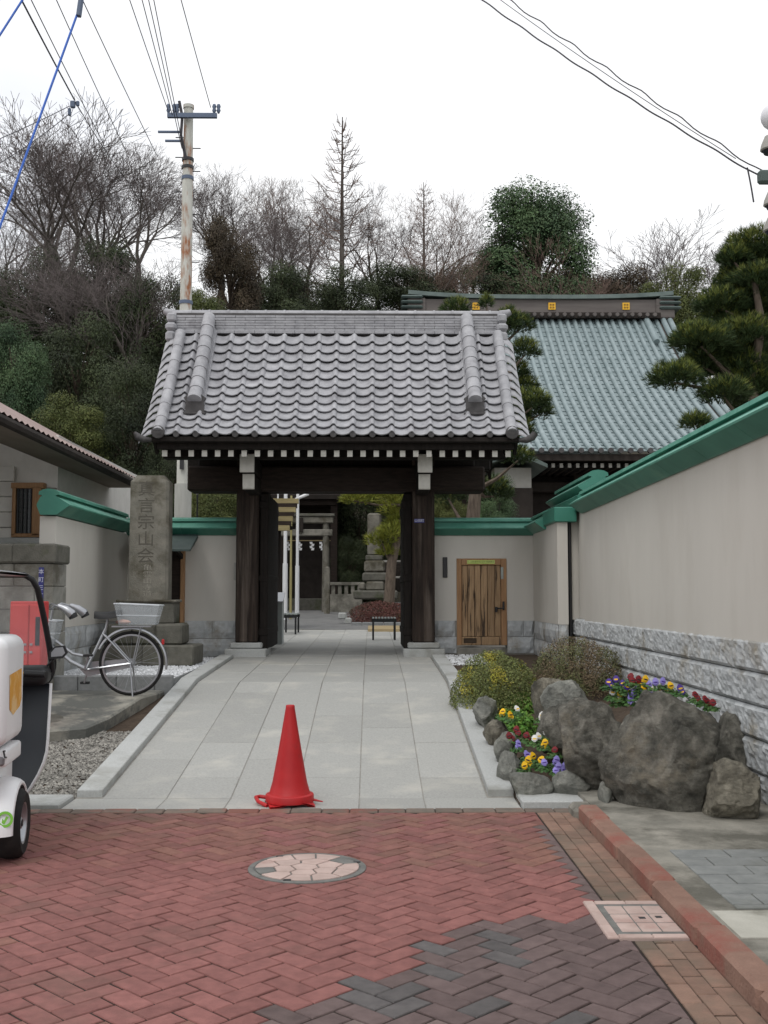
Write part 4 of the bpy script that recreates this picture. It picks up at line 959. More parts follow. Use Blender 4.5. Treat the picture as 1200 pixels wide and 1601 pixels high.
def basket(x0, x1, w, z0, z1, fl, mm, nm):
    o = ob(nm, None, bike)
    mb = MB(); a, b = [(x0 + fl, -w + fl, z0), (x1 - fl, -w + fl, z0), (x1 - fl, w - fl, z0), (x0 + fl, w - fl, z0)], [(x0, -w, z1), (x1, -w, z1 + .02), (x1, w, z1 + .02), (x0, w, z1)]
    mb.add(a + b, [(0, 3, 2, 1)] + [(i, (i + 1) % 4, 4 + (i + 1) % 4, 4 + i) for i in range(4)]); mb.build('basket_side', mm, o)
    mb = MB(); mb.tube(b + [b[0]], .008, 6); mb.tube([tuple((Vector(p) * .55 + Vector(q) * .45)) for p, q in zip(a + [a[0]], b + [b[0]])], .004, 4); mb.build('basket_rim', M['basket'], o)
    return o
o = basket(-.3, .16, .17, WR + .4, WR + .6, .045, M['basketclear'], 'rear_basket')
basket(.74, .98, .15, WR + .2, WR + .44, .04, M['basketclear'], 'front_basket')
mb = MB(); mb.box(-.2, .2, -.06, .06, WR + .375, WR + .39); 
for s in (-1, 1): mb.tube([(-.02, s * .06, WR), (-.1, s * .06, WR + .38)], .006, 6)
mb.build('carrier', M['chrome'], bike)
mb = MB()
for s in (-1, 1): mb.tube([(0, s * .07, WR), (-.04, s * .12, -.012)], .008, 6)
mb.tube([(-.04, -.12, -.005), (-.04, .12, -.005)], .008, 6); mb.build('stand', M['chrome'], bike)
MB().box(-.335, -.31, -.025, .025, WR + .19, WR + .25, .008).build('rear_reflector', M['red'], bike)
clth = MB(); clth.lathe([(0, .03), (.06, .02), (.085, 0), (.05, -.02)], 10); tag(clth.build('folded_cloth', mat('salmon_cloth', [lin(196, 150, 132), lin(214, 172, 156)], 9), None, 60, (rh.x - .1, 9.44, zb + WR + .425)), 'salmon cloth lying inside the clear bicycle basket', 'cloth')

# ================================================================ DELIVERY SCOOTER (seen from behind, cut by the frame)
sc_ = thing('delivery_scooter', 'white three-wheeled delivery scooter with windscreen and white cargo box', 'scooter', (-2.33, 5.22, 0), R(8))
def rbox(name, x0, x1, y0, y1, z0, z1, b, m, seg=4):
    bm = bmesh.new(); bmesh.ops.create_cube(bm, size=1)
    for v in bm.verts: v.co = Vector(((x0 + x1) / 2 + v.co.x * (x1 - x0), (y0 + y1) / 2 + v.co.y * (y1 - y0), (z0 + z1) / 2 + v.co.z * (z1 - z0)))
    bmesh.ops.bevel(bm, geom=list(bm.edges), offset=b, segments=seg, profile=.5, affect='EDGES')
    me = bpy.data.meshes.new(name); bm.to_mesh(me); bm.free(); me.materials.append(m); me.polygons.foreach_set('use_smooth', [True] * len(me.polygons)); me.set_sharp_from_angle(angle=R(40)); return ob(name, me, sc_)
def swheel(x, y, r_, wd, nm='wheel'):
    o = ob(nm, None, sc_, (x, y, r_))
    mb = MB(); mb.lathe([(r_ * .6, -wd * .45), (r_ * .86, -wd * .5), (r_ * .97, -wd * .36), (r_, -wd * .12), (r_, wd * .12), (r_ * .97, wd * .36), (r_ * .86, wd * .5), (r_ * .6, wd * .45)], 32, (0, 0, 0), 'x'); mb.build('tyre', M['tyre'], o, 50)
    for s in (-1, 1):
        mb = MB(); mb.lathe([(r_ * .62, s * wd * .45), (r_ * .56, s * wd * .42), (r_ * .5, s * wd * .2), (r_ * .2, s * wd * .22), (r_ * .16, s * wd * .36), (0, s * wd * .36)], 24, (0, 0, 0), 'x'); mb.build('rim', M['rim'], o, 40)
    mb = MB(); mb.tube([(-wd * .4, 0, 0), (wd * .4, 0, 0)], .02, 8); mb.build('hub', M['iron'], o)
    return o
for s in (-1, 1): swheel(s * .275, 0, .195, .15)
swheel(0, 1.16, .2, .1, 'front_wheel')
for s in (-1, 1):                            # rear fenders
    mb = MB()
    def fend(u, v):
        a = R(-6) + R(190) * u; r_ = .245 + .02 * math.sin(v * math.pi); x = .15 + .19 * v - .02 * v ** 6
        return (s * x, .0 - r_ * math.cos(a) * (1.05 if a < 1.5 else 1.0), .2 + r_ * math.sin(a) * (1.0 - .05 * v))
    mb.grid(fend, 16, 8, s > 0)
    mb.grid(lambda u, v: (s * (.32 + .006 * math.sin(v * 3.14)), fend(u, 1)[1] * (1 - .1 * v), .2 + (fend(u, 1)[2] - .2) * (1 - .1 * v)), 16, 3, s > 0)
    o = mb.build('rear_fender', M['white'], sc_, 50)
    if s > 0:
        mb = MB(); mb.lathe([(0, .004), (.042, .004), (.042, 0)], 20, (0, 0, 0), 'y'); e = mb.build('sticker', M['white'], o, loc=(.285, -.262, .27)); 
        mb = MB(); mb.lathe([(.03, 0), (.044, 0), (.044, -.006), (.03, -.006), (.03, 0)], 20, (0, 0, 0), 'y'); l1 = mb.build('green_ring', M['logo'], o, loc=(.285, -.266, .27))
        mb = MB(); mb.add([(-.016, 0, -.018), (-.002, 0, -.026), (.02, 0, .012), (.008, 0, .018), (-.004, 0, -.006), (-.012, 0, .008)], [(0, 1, 2, 3, 4, 5)]); mb.build('green_leaf_mark', M['logo'], o, loc=(.285, -.2735, .27))
rbox('tail_body', -.2, .2, -.3, .42, .36, .6, .04, M['white'])
rbox('rear_carrier', -.27, .3, -.34, .1, .56, .655, .02, M['white'])
mb = MB(); mb.box(.2, .29, -.36, -.335, .57, .62, .012); mb.build('turn_lamp', flat('smoky_lamp', lin(120, 118, 120), .3), sc_)
for x in (.175, .3): 
    mb = MB(); mb.tube([(x - .012, -.335, .65), (x - .012, -.375, .655), (x - .004, -.375, .62), (x - .004, -.335, .615)], .005, 5); mb.build('hook', M['iron'], sc_)
mb = MB(); mb.box(-.19, .19, -.27, .3, .17, .37, .02); mb.build('swing_unit', M['iron'], sc_)
MB().box(-.09, .09, -.318, -.3, .47, .55, .01).build('tail_lamp', M['red'], sc_)
MB().box(-.1, .1, -.33, -.322, .33, .45, .004).build('number_plate', M['hallwhite'], sc_)
MB().box(-.27, -.19, -.36, -.335, .57, .62, .012).build('turn_lamp', M['orange'], sc_)
MB().box(-.24, .24, -.424, -.418, .955, .962).build('box_seam', M['rim'], sc_)
bxo = rbox('cargo_box', -.3, .3, -.42, .16, .665, 1.27, .07, M['white'])
mb = MB(); mb.add([(.302, -.33, 1.06), (.302, .03, 1.075), (.302, .05, .9), (.302, .0, .86), (.302, -.1, .845), (.302, -.2, .83), (.302, -.31, .87)], [(0, 6, 5, 4, 3, 2, 1)]); mb.build('orange_label', M['orange'], bxo)
rbox('seat', -.15, .15, .16, .68, .62, .74, .05, M['black'])
rbox('seat_base', -.15, .15, .3, .62, .25, .62, .04, M['white'])
mb = MB(); mb.box(-.2, .2, .5, 1.0, .17, .23, .02); mb.build('floorboard', M['navy'], sc_)
def legsh(u, v, off=0):                     # black inside, white outside
    hw = .2 + .13 * math.sin(min(1, v * 2.2) * math.pi * .5); x = (u - .5) * 2
    return (x * hw, .86 + .16 * v + .1 * (1 - x * x) - .05 + off, .19 + .72 * v)
mb = MB(); mb.grid(lambda u, v: legsh(u, v), 12, 10); mb.build('leg_shield_inner', M['navy'], sc_, 60)
mb = MB(); mb.grid(lambda u, v: legsh(u, v, .02), 12, 10, True); mb.build('leg_shield', M['white'], sc_, 60)
mb = MB(); mb.tube([legsh(0, q / 10) for q in range(10, -1, -1)] + [legsh(q / 8, 0) for q in range(1, 9)] + [legsh(1, q / 10) for q in range(1, 11)], .011, 6); mb.build('shield_trim', M['white'], sc_, 60)
rbox('dashboard', -.32, .32, .86, 1.08, .9, 1.03, .05, M['black'])
mb = MB(); mb.tube([(-.31, .76, .985), (-.16, .82, .99), (.16, .82, .99), (.31, .76, .985)], .015, 8); mb.tube([(0, .82, .99), (0, 1.0, .6)], .03, 8); mb.build('handlebar', M['black'], sc_, 50)
for s in (-1, 1): 
    mb = MB(); mb.tube([(s * .19, .81, .99), (s * .33, .75, .985)], .022, 8); mb.build('grip', M['black'], sc_, 50)
    mb = MB(); mb.tube([(s * .2, .84, .995), (s * .31, .81, 1.0)], .006, 5); mb.build('brake_lever', M['chrome'], sc_, 50)
MB().box(.17, .2, .795, .8, .985, 1.0).build('switch', M['yellow'], sc_)
mb = MB(); mb.lathe([(0, .06), (.05, .045), (.075, 0), (.06, -.04)], 14); mb.build('meter_hood', M['white'], sc_, 60, (.05, .98, 1.05))
def ws(u, v):
    x = (u - .5) * 2; hw = .325 - .09 * v ** 1.3
    return (x * hw, 1.06 - .26 * v ** 1.2 + .09 * (1 - x * x), .98 + .64 * v)
mb = MB(); mb.grid(ws, 10, 8); mb.build('windscreen', M['screen'], sc_, 60)
pth = [ws(0, q / 8) for q in range(8)] + [(-.22, .81, 1.6), (-.17, .8, 1.63)] + [(.17, .8, 1.63), (.22, .81, 1.6)] + [ws(1, q / 8) for q in range(7, -1, -1)]
mb = MB(); mb.tube(pth, [.02] * len(pth), 8); mb.build('screen_frame', M['black'], sc_, 60)
mb = MB(); mb.grid(lambda u, v: ((u - .5) * .4, .85 - 1.05 * v, 1.635 + .025 * math.sin(u * 3.14)), 8, 6); mb.grid(lambda u, v: ((u - .5) * .4, .85 - 1.05 * v, 1.62), 8, 6, True); mb.build('canopy_roof', M['rim'], sc_, 60)
mb = MB(); mb.tube([(-.05, -.2, 1.63), (-.06, -.3, 1.27)], .03, 8); mb.build('canopy_strut', M['black'], sc_)
mb = MB(); mb.tube([(.27, 1.04, 1.0), (.33, 1.02, 1.06), (.37, 1.0, 1.1)], .008, 6); mi_ = mb.build('mirror_arm', M['iron'], sc_)
mb = MB(); mb.prism([(.31, 1.07), (.4, 1.075), (.43, 1.11), (.41, 1.16), (.35, 1.155), (.31, 1.12)], 'y', .985, 1.02); mm = mb.build('mirror', M['black'], sc_)
mb = MB(); mb.prism([(.325, 1.085), (.395, 1.09), (.415, 1.11), (.4, 1.15), (.35, 1.145), (.325, 1.115)], 'y', .982, .9845); mb.build('mirror_glass', M['chrome'], mm)
# ================================================================ ROCK GARDEN
def rockmat(name, cols, tan, t0, t1):
    m = mat(name, cols, 7, .9, stain=(tan, t0, t1), sscale=2.4); t = m.node_tree; N = t.nodes; l = t.links.new; p = N['Principled BSDF']
    g = N.new('ShaderNodeNewGeometry'); prev = None
    mp_ = N.new('ShaderNodeMapping'); mp_.inputs['Rotation'].default_value = (.5, .9, .3); mp_.inputs['Scale'].default_value = (1, 1, 4.5); l(g.outputs['Position'], mp_.inputs[0])
    for sc_v, st, ds in ((7, .9, .05), (9, .8, .03), (34, .9, .016), (120, .7, .005)):
        n = N.new('ShaderNodeTexNoise'); n.inputs['Scale'].default_value = sc_v; n.inputs['Detail'].default_value = 10; n.inputs['Roughness'].default_value = .7; l((mp_ if sc_v == 9 else g).outputs[0], n.inputs['Vector'])
        b = N.new('ShaderNodeBump'); b.inputs['Strength'].default_value = st; b.inputs['Distance'].default_value = ds; l(n.outputs['Fac'], b.inputs['Height'])
        if prev: l(prev, b.inputs['Normal'])
        prev = b.outputs[0]
    dn = N.new('ShaderNodeTexNoise'); dn.inputs['Scale'].default_value = 3.5; l(g.outputs['Position'], dn.inputs['Vector'])
    ad = N.new('ShaderNodeVectorMath'); ad.operation = 'MULTIPLY_ADD'; l(dn.outputs['Color'], ad.inputs[0]); ad.inputs[1].default_value = (.35, .35, .35); l(g.outputs['Position'], ad.inputs[2])
    vo = N.new('ShaderNodeTexVoronoi'); vo.feature = 'DISTANCE_TO_EDGE'; vo.inputs['Scale'].default_value = 2.3; l(ad.outputs[0], vo.inputs['Vector'])
    vr = N.new('ShaderNodeValToRGB'); vr.color_ramp.elements[0].position = 0; vr.color_ramp.elements[1].position = .035; l(vo.outputs['Distance'], vr.inputs[0])
    b = N.new('ShaderNodeBump'); b.inputs['Strength'].default_value = .45; b.inputs['Distance'].default_value = .02; l(vr.outputs[0], b.inputs['Height']); l(prev, b.inputs['Normal']); l(b.outputs[0], p.inputs['Normal'])
    mx_ = N.new('ShaderNodeMix'); mx_.data_type = 'RGBA'; old = p.inputs['Base Color'].links[0].from_socket
    sp = N.new('ShaderNodeTexNoise'); sp.inputs['Scale'].default_value = 55; l(g.outputs['Position'], sp.inputs['Vector']); sr = N.new('ShaderNodeValToRGB'); sr.color_ramp.elements[0].position = .6; sr.color_ramp.elements[1].position = .72; l(sp.outputs['Fac'], sr.inputs[0])
    l(sr.outputs[0], mx_.inputs[0]); l(old, mx_.inputs[6]); mx_.inputs[7].default_value = lin(150, 150, 142); l(mx_.outputs[2], p.inputs['Base Color'])
    for n in N:
        if n.type == 'TEX_NOISE': n.inputs['Roughness'].default_value = .72; n.inputs['Detail'].default_value = 12
    return m
M['rockA'] = rockmat('dark_garden_rock', [lin(56, 56, 52), lin(106, 104, 96), lin(156, 152, 142)], lin(140, 132, 116), .55, .7)
M['rockB'] = rockmat('tan_garden_rock', [lin(82, 79, 70), lin(132, 127, 114), lin(172, 166, 150)], lin(76, 74, 68), .5, .66)
M['rockC'] = rockmat('grey_garden_rock', [lin(92, 94, 90), lin(136, 137, 130), lin(174, 173, 164)], lin(98, 99, 82), .52, .68)
def rock(label, u0, u1, v0, v1, Y, dep, mk, seed, sink=.06, sub=4, cuts=14, group=None):
    Y = Y + dep * .35; a, b = A(u0, v1, Y), A(u1, v0, Y); cx, cz = (a.x + b.x) / 2, (a.z + b.z) / 2 - sink / 2; rx, rz = (b.x - a.x) / 2, (b.z - a.z + sink) / 2
    r_ = random.Random(seed); bm = bmesh.new(); bmesh.ops.create_icosphere(bm, subdivisions=sub, radius=1)
    planes = []
    for _ in range(cuts):
        d = Vector((r_.gauss(0, 1), r_.gauss(0, 1), r_.gauss(0, .8))).normalized(); planes.append((d, r_.uniform(.6, .88)))
    so_ = Vector((r_.random() * 40, r_.random() * 40, r_.random() * 40))
    for v in bm.verts:
        p = v.co.normalized(); p = p * (1 + .16 * noise.noise(p * 1.3 + so_))
        for d, h in planes:
            k = p.dot(d) - h
            if k > 0: p -= d * k * .93
        n1 = noise.noise(p * 3.2 + so_) * .08 + noise.noise(p * 8 + so_) * .045 - (1 - min(1, abs(noise.noise(p * 2.6 + so_ * 2)) * 7)) * .05 + noise.noise(p * 19 + so_) * .018
        v.co = p * (1 + n1)
    ext = [max(abs(v.co[i]) for v in bm.verts) for i in range(3)]
    for v in bm.verts: v.co = Vector((v.co.x / ext[0] * rx, v.co.y / ext[1] * dep / 2, v.co.z / ext[2] * rz))
    me = bpy.data.meshes.new('garden_rock'); bm.to_mesh(me); bm.free(); me.materials.append(M[mk])
    me.polygons.foreach_set('use_smooth', [True] * len(me.polygons)); me.set_sharp_from_angle(angle=R(38))
    o = ob('garden_rock', me, None, (cx, Y, cz), (0, 0, r_.uniform(-.2, .2))); return tag(o, label, 'rock', group)
rock('largest dark boulder with tan streaks at the front of the rock garden', 938, 1135, 1078, 1290, 6.0, .75, 'rockA', 11, .05, 5, 10)
rock('dark upright rock leaning against the left of the largest boulder', 868, 985, 1088, 1245, 6.55, .6, 'rockA', 12, .1, 5)
rock('pale rounded rock at the foot of the granite wall on the right', 1098, 1192, 1183, 1298, 5.75, .4, 'rockB', 13, .03, 5, 7)
rock('brown rock wedged between the largest boulder and the wall', 1108, 1182, 1105, 1225, 6.5, .5, 'rockA', 14, .2)
rock('grey flat rock under the brown shrub behind the boulders', 845, 930, 1060, 1128, 7.7, .5, 'rockC', 15, .1)
rock('pinkish grey rock left of the flat rock above the herbs', 828, 885, 1056, 1115, 7.95, .4, 'rockB', 16, .1)
rock('dark rock behind the herbs under the flat grey rock', 840, 905, 1100, 1180, 7.35, .4, 'rockA', 17, .1)
rock('mossy rounded rock in front of the lower pansies', 788, 865, 1203, 1248, 6.62, .3, 'rockC', 18, .04)
rock('smooth grey rock right of the mossy rock at the bed front', 862, 924, 1202, 1246, 6.6, .26, 'rockC', 19, .04, 4, 6)
rock('pale rock at the path kerb left of the lower pansies', 776, 824, 1172, 1228, 6.95, .3, 'rockC', 20, .08)
rock('small grey rock along the kerb next to red pansies', 768, 808, 1140, 1190, 7.35, .28, 'rockC', 21, .06)
rock('knobbly pale rock along the kerb below the herbs', 756, 796, 1118, 1162, 7.8, .28, 'rockB', 22, .06)
rock('grey rock at the kerb nearest the yellow-green shrub', 738, 778, 1086, 1130, 8.35, .32, 'rockC', 23, .06)
rock('small greenish stone at the left foot of the largest boulder', 934, 958, 1222, 1260, 6.25, .2, 'rockC', 24, .04, 3)

# ---- leaves
def leafmat(name, c0, c1, scale=6, iv=.35, rough=.6, hue=.02, spec=.25):
    m = mat(name, [c0, c1], scale, rough, ivar=iv, sat=hue, spec=spec); return m
def leaf_quad(mb, p, n, up, l_, w_, fold=.25):
    n = n.normalized(); s = n.cross(up)
    if s.length < 1e-4: s = n.cross(Vector((1, 0, 0)))
    s.normalize(); t = s.cross(n)
    a, b = p - t * l_ * .5, p + t * l_ * .5; m = p + n * (-fold * w_)
    mb.add([a, p + s * w_ * .5 , b, p - s * w_ * .5], [(0, 1, 2), (0, 2, 3)])
def rv(r_): return Vector((r_.gauss(0, 1), r_.gauss(0, 1), r_.gauss(0, 1))).normalized()
def bush(label, cat, c, rad, n, ll, m, seed, name='clipped_shrub', m2=None, frac=.2, twig=None, group=None, flatten=.0):
    t = thing(name, label, cat, (c[0], c[1], c[2]), 0, group); r_ = random.Random(seed)
    so_ = Vector((seed, seed * 2.1, 1.3)); mb = MB(); mb2 = MB()
    for _ in range(n):
        d = rv(r_); d.z = abs(d.z) * (1 if r_.random() < .93 else -.4)
        k = 1 + .09 * noise.noise(d * 2.2 + so_) + .06 * noise.noise(d * 6 + so_); rr_ = k * (r_.random() ** .16 if r_.random() < .8 else r_.random())
        p = Vector((d.x * rad[0] * rr_, d.y * rad[1] * rr_, d.z * rad[2] * rr_))
        nn = (d + rv(r_) * .9)
        tgt = mb2 if m2 and noise.noise(d * 3.1 + so_ * 2) + r_.uniform(-.25, .25) > .5 - frac * 2 else mb
        leaf_quad(tgt, p, nn, rv(r_), ll * r_.uniform(.7, 1.4), ll * r_.uniform(.35, .6))
    mb.build('foliage', m, t)
    if m2: mb2.build('young_foliage', m2, t)
    mb = MB()
    for _ in range(26):
        d = rv(r_); d.z = abs(d.z) + .3; e = Vector((d.x * rad[0] * .85, d.y * rad[1] * .85, d.z / 1.3 * rad[2] * .85)); mb.tube([(0, 0, -.05), e * .5 + Vector((0, 0, -.03)), e], [.012, .007, .003], 4)
    mb.build('stems', twig or M['bark'], t)
    return t
M['bark'] = mat('brown_bark', [lin(64, 54, 46), lin(92, 80, 70)], 5, .95, .6, 30, stretch=(3, 3, .6))
M['lf_yellowgreen'] = leafmat('yellowgreen_leaf', lin(108, 116, 62), lin(150, 152, 84)); M['lf_yellow'] = leafmat('yellow_tip_leaf', lin(146, 142, 58), lin(172, 164, 72))
M['lf_greygreen'] = leafmat('dull_green_leaf', lin(88, 98, 58), lin(122, 128, 76))
M['lf_brown'] = leafmat('bronzed_leaf', lin(100, 88, 68), lin(130, 114, 90)); M['lf_olive'] = leafmat('olive_leaf', lin(90, 94, 62), lin(114, 116, 78))
M['lf_herb'] = leafmat('fresh_green_leaf', lin(78, 118, 46), lin(112, 152, 66)); M['lf_pansy'] = leafmat('pansy_leaf', lin(52, 84, 42), lin(80, 112, 58))
p = A(775, 1075, 9.35); gz = S(9.3)
bush('low rounded yellow-green shrub beside the path kerb', 'shrub', (p.x, 9.35, gz), (.49, .5, .56), 24000, .022, M['lf_greygreen'], 3, m2=M['lf_yellow'], frac=.09)
p = A(910, 1060, 9.6)
bush('brown-bronze rounded shrub under the long beige wall', 'shrub', (p.x, 9.8, gz + .1), (.57, .6, .6), 24000, .02, M['lf_brown'], 5, m2=M['lf_olive'], frac=.22)
p = G(805, 1135, .28)
bush('bright green leafy herb between shrub and kerb rocks', 'herb', (p.x - .02, p.y + .02, S(p.y) - .02), (.24, .3, .22), 1500, .05, M['lf_herb'], 8, 'leafy_herb')
p = G(835, 1100, .4)
bush('bright green leafy herb under the yellow-green shrub', 'herb', (p.x - .12, p.y, S(p.y) - .02), (.22, .22, .2), 1100, .05, M['lf_herb'], 9, 'leafy_herb')
# pansies
def petal_mesh(c1, c2, nm):
    mb = MB()
    for a, l_, w_, mi in ((90, .034, .036, 0), (35, .028, .032, 0), (145, .028, .032, 0), (-35, .03, .03, 0), (-145, .03, .03, 0), (-90, .034, .038, 0)):
        t = R(a); d = Vector((math.cos(t), 0, math.sin(t))); s = Vector((-d.z, 0, d.x)); y = .004 * math.sin(a * 3.3)
        mb.add([Vector((0, 0, 0)), d * l_ * .55 + s * w_ * .5 + Vector((0, y, 0)), d * l_ + s * w_ * .28 + Vector((0, .006, 0)), d * l_ - s * w_ * .28 + Vector((0, .006, 0)), d * l_ * .55 - s * w_ * .5 + Vector((0, y, 0))], [(0, 4, 3, 2, 1)])
    mb.mi = 1
    for a in (-35, -90, -145):
        t = R(a); d = Vector((math.cos(t), 0, math.sin(t))); s = Vector((-d.z, 0, d.x)); o_ = Vector((0, -.003, 0))
        mb.add([o_, o_ + d * .016 + s * .009, o_ + d * .02, o_ + d * .016 - s * .009], [(0, 3, 2, 1)])
    return mb.mesh(nm, [c1, c2])
fm = lambda n_, c: mat(n_, [tuple(k * .85 for k in c[:3]) + (1,), c], 30, .6, var=.12)
cy, cp, cw, cr, cd_, ck = fm('yellow_petal', lin(236, 188, 30)), fm('violet_petal', lin(146, 136, 206)), fm('white_petal', lin(226, 226, 222)), fm('crimson_petal', lin(122, 28, 36)), fm('purple_petal', lin(72, 48, 132)), fm('dark_blotch', lin(52, 30, 34))
FL = {'yellow': petal_mesh(cy, ck, 'flower'), 'violet': petal_mesh(cp, cd_, 'flower'), 'white': petal_mesh(cw, cy, 'flower'), 'crimson': petal_mesh(cr, ck, 'flower'), 'purple': petal_mesh(cd_, cy, 'flower')}
mb = MB(); r_ = random.Random(31)
for _ in range(110):
    d = rv(r_); d.z = abs(d.z) * .7; leaf_quad(mb, d * .06 * r_.uniform(.5, 1.2), d + Vector((0, 0, .6)), rv(r_), .035, .018)
pl_me = mb.mesh('foliage', M['lf_pansy'])
ORD = ('leftmost', 'second', 'third', 'fourth', 'fifth', 'sixth', 'seventh', 'eighth', 'ninth', 'tenth', 'eleventh')
def ordinal(k, n): return 'only' if n == 1 else ('rightmost' if k == n - 1 else ORD[k])
def pansy(col, u, v, Y, where, k=0, n=1):
    q = A(u, v, Y); t = thing('pansy', (f'{ordinal(k, n)} {col} pansy {where}' if ordinal(k, n) in ('leftmost', 'rightmost', 'only') else f'{ordinal(k, n)} {col} pansy from the left {where}'), 'flower', (q.x, q.y, q.z - .06), 0, f'{col} pansies {where}')
    ob('foliage', pl_me, t, (0, 0, 0), (0, 0, r_.random() * 6))
    mb = MB(); mb.tube([(0, 0, 0), (0, 0, .06)], .003, 4)
    mb.build('stem', M['lf_pansy'], t)
    for k in range(r_.choice((1, 2, 2))):
        ob('flower', FL[col], t, (r_.uniform(-.03, .03) if k else 0, -.03 + r_.uniform(-.02, .02), .065 - .025 * k), (r_.uniform(-.75, -.25), r_.uniform(-.3, .3), r_.uniform(-.5, .5)), (.9,) * 3)
lo, hi = 'in the lower flower bed by the kerb', 'on top of the largest boulder by the wall'
lowbed = (('yellow', 785, 1112), ('yellow', 797, 1117), ('white', 808, 1108), ('white', 846, 1118), ('crimson', 795, 1150), ('crimson', 806, 1140), ('crimson', 822, 1149), ('violet', 810, 1162), ('violet', 822, 1178), ('yellow', 851, 1160), ('white', 841, 1150), ('white', 852, 1145), ('yellow', 824, 1187), ('yellow', 833, 1182), ('yellow', 845, 1187), ('crimson', 866, 1172), ('violet', 869, 1187), ('violet', 872, 1198), ('violet', 883, 1197), ('violet', 850, 1192), ('white', 834, 1154), ('yellow', 818, 1196))
for c, u, v in lowbed:
    us = sorted(q[1] for q in lowbed if q[0] == c); pansy(c, u, v, 7.9 - (v - 1108) * .012, lo, us.index(u), len(us))
highbed = (('purple', 950, 1066), ('purple', 962, 1062), ('purple', 972, 1068), ('crimson', 985, 1058), ('crimson', 996, 1062), ('yellow', 976, 1074), ('yellow', 1001, 1068), ('violet', 990, 1082), ('violet', 1004, 1078), ('violet', 1012, 1070), ('violet', 1022, 1066), ('white', 957, 1082), ('white', 1028, 1073), ('yellow', 1047, 1072), ('violet', 1034, 1065), ('purple', 1062, 1076), ('crimson', 1086, 1086), ('crimson', 1100, 1092), ('crimson', 1112, 1098), ('white', 1015, 1076), ('yellow', 968, 1084), ('violet', 996, 1072), ('violet', 1018, 1080), ('violet', 1027, 1080), ('white', 965, 1092), ('violet', 984, 1090), ('yellow', 1008, 1062), ('white', 1040, 1080))
for c, u, v in highbed:
    us = sorted(q[1] for q in highbed if q[0] == c); pansy(c, u, v, 6.95 - (u - 950) * .0012, hi, us.index(u), len(us))
mb = MB(); mb.grid(lambda u, v: (1.9 + .75 * u, 7.0 + 1.0 * v, .42 + .12 * math.sin(u * 3) * math.sin(v * 3.1) + .03 * noise.noise(Vector((u * 6, v * 6, 2)))), 16, 16); struct(mb.build('raised_soil', M['soil'], smooth=180))
# ================================================================ BEYOND THE GATE
def post(name, label, u, v0, v1, Y, w_, m, parent=None, cat='post', group=None, taper=1):
    a, b = A(u, v1, Y), A(u, v0, Y); t = thing(name, label, cat, (a.x, Y, 0 * a.z + min(a.z, S(Y))), 0, group)
    h = b.z - t.location.z; mb = MB(); mb.tube([(0, 0, 0), (0, 0, h * .42)], w_, 10); mb.build('lower_tube', m, t, 40); mb = MB(); mb.tube([(0, 0, h * .42), (0, 0, h)], w_ * taper, 10); mb.build('upper_tube', m, t, 40); return t, h
mwhite = M['white']
post('flag_pole', 'thin white pole just right of the left gate post', 433, 760, 930, 25, .028, mwhite, taper=.8)
post('flag_pole', 'thick white pole in the middle of the poles behind the gate', 445, 760, 958, 24.5, .07, mwhite, taper=.72)
post('bamboo_pole', 'yellowish bamboo pole between two white poles behind the gate', 454, 775, 955, 25, .035, mat('bamboo', [lin(150, 142, 96), lin(176, 166, 118)], 3, .6, stretch=(3, 3, .3)), taper=.85)
t, h = post('lamp_pole', 'white lamp pole with slanting tube light behind the gate', 464, 772, 960, 25.5, .06, mwhite, cat='lamp', taper=.72)
t0_ = Vector((t.location.x, 25.5, t.location.z)); a = A(463, 780, 25.5) - t0_; b = A(482, 772, 25.5) - t0_
mb = MB(); mb.tube([a - Vector((.12, 0, .08)), a, b], [.02, .04, .05], 8); mb.build('lamp_head', mwhite, t, 40)
# ticket cabinet and benches
gb = A(432, 1008, 15.6)
cbx = thing('metal_cabinet', 'grey metal cabinet with sloping top behind the left gate post', 'cabinet', (gb.x - .03, 15.6, S(15.6)))
M['cab'] = mat('grey_enamel', [lin(132, 138, 136), lin(152, 158, 156)], 2, .6)
mb = MB(); mb.prism([(0, 0), (.4, 0), (.4, .86), (0, .72)], 'x', -.22, .12); mb.build('body', M['cab'], cbx)
mb = MB(); mb.prism([(-.02, .725), (.42, .88), (.42, .9), (-.02, .745)], 'x', -.24, .14); mb.build('lid', M['rim'], cbx)
def bench(label, c, sx, sy, h, n, rz=0):
    t = thing('slatted_bench', label, 'bench', c, rz, 'black slatted benches')
    for k in range(n): x = -sx / 2 + sx * (k + .5) / n; MB().box(x - sx / n * .32, x + sx / n * .32, -sy / 2, sy / 2, h - .03, h, .004).build('slat', M['cab'], t)
    MB().box(-sx / 2, sx / 2, -sy / 2 + .01, -sy / 2 + .035, h - .09, h - .032).build('rail', M['black'], t); MB().box(-sx / 2, sx / 2, sy / 2 - .035, sy / 2 - .01, h - .09, h - .032).build('rail', M['black'], t)
    for x in (-sx / 2 + .03, sx / 2 - .03):
        for y in (-sy / 2 + .03, sy / 2 - .03): MB().box(x - .018, x + .018, y - .018, y + .018, 0, h - .09).build('leg', M['black'], t)
    return t
q = A(600, 1003, 16.6); bench('black slatted bench standing alone by the right gate post', (q.x, 16.75, S(16.75)), .46, .34, .42, 8)
q = A(452, 988, 18.3); bench('black slatted bench behind the grey metal cabinet', (q.x, 18.6, S(18.6)), .32, .9, .42, 4)
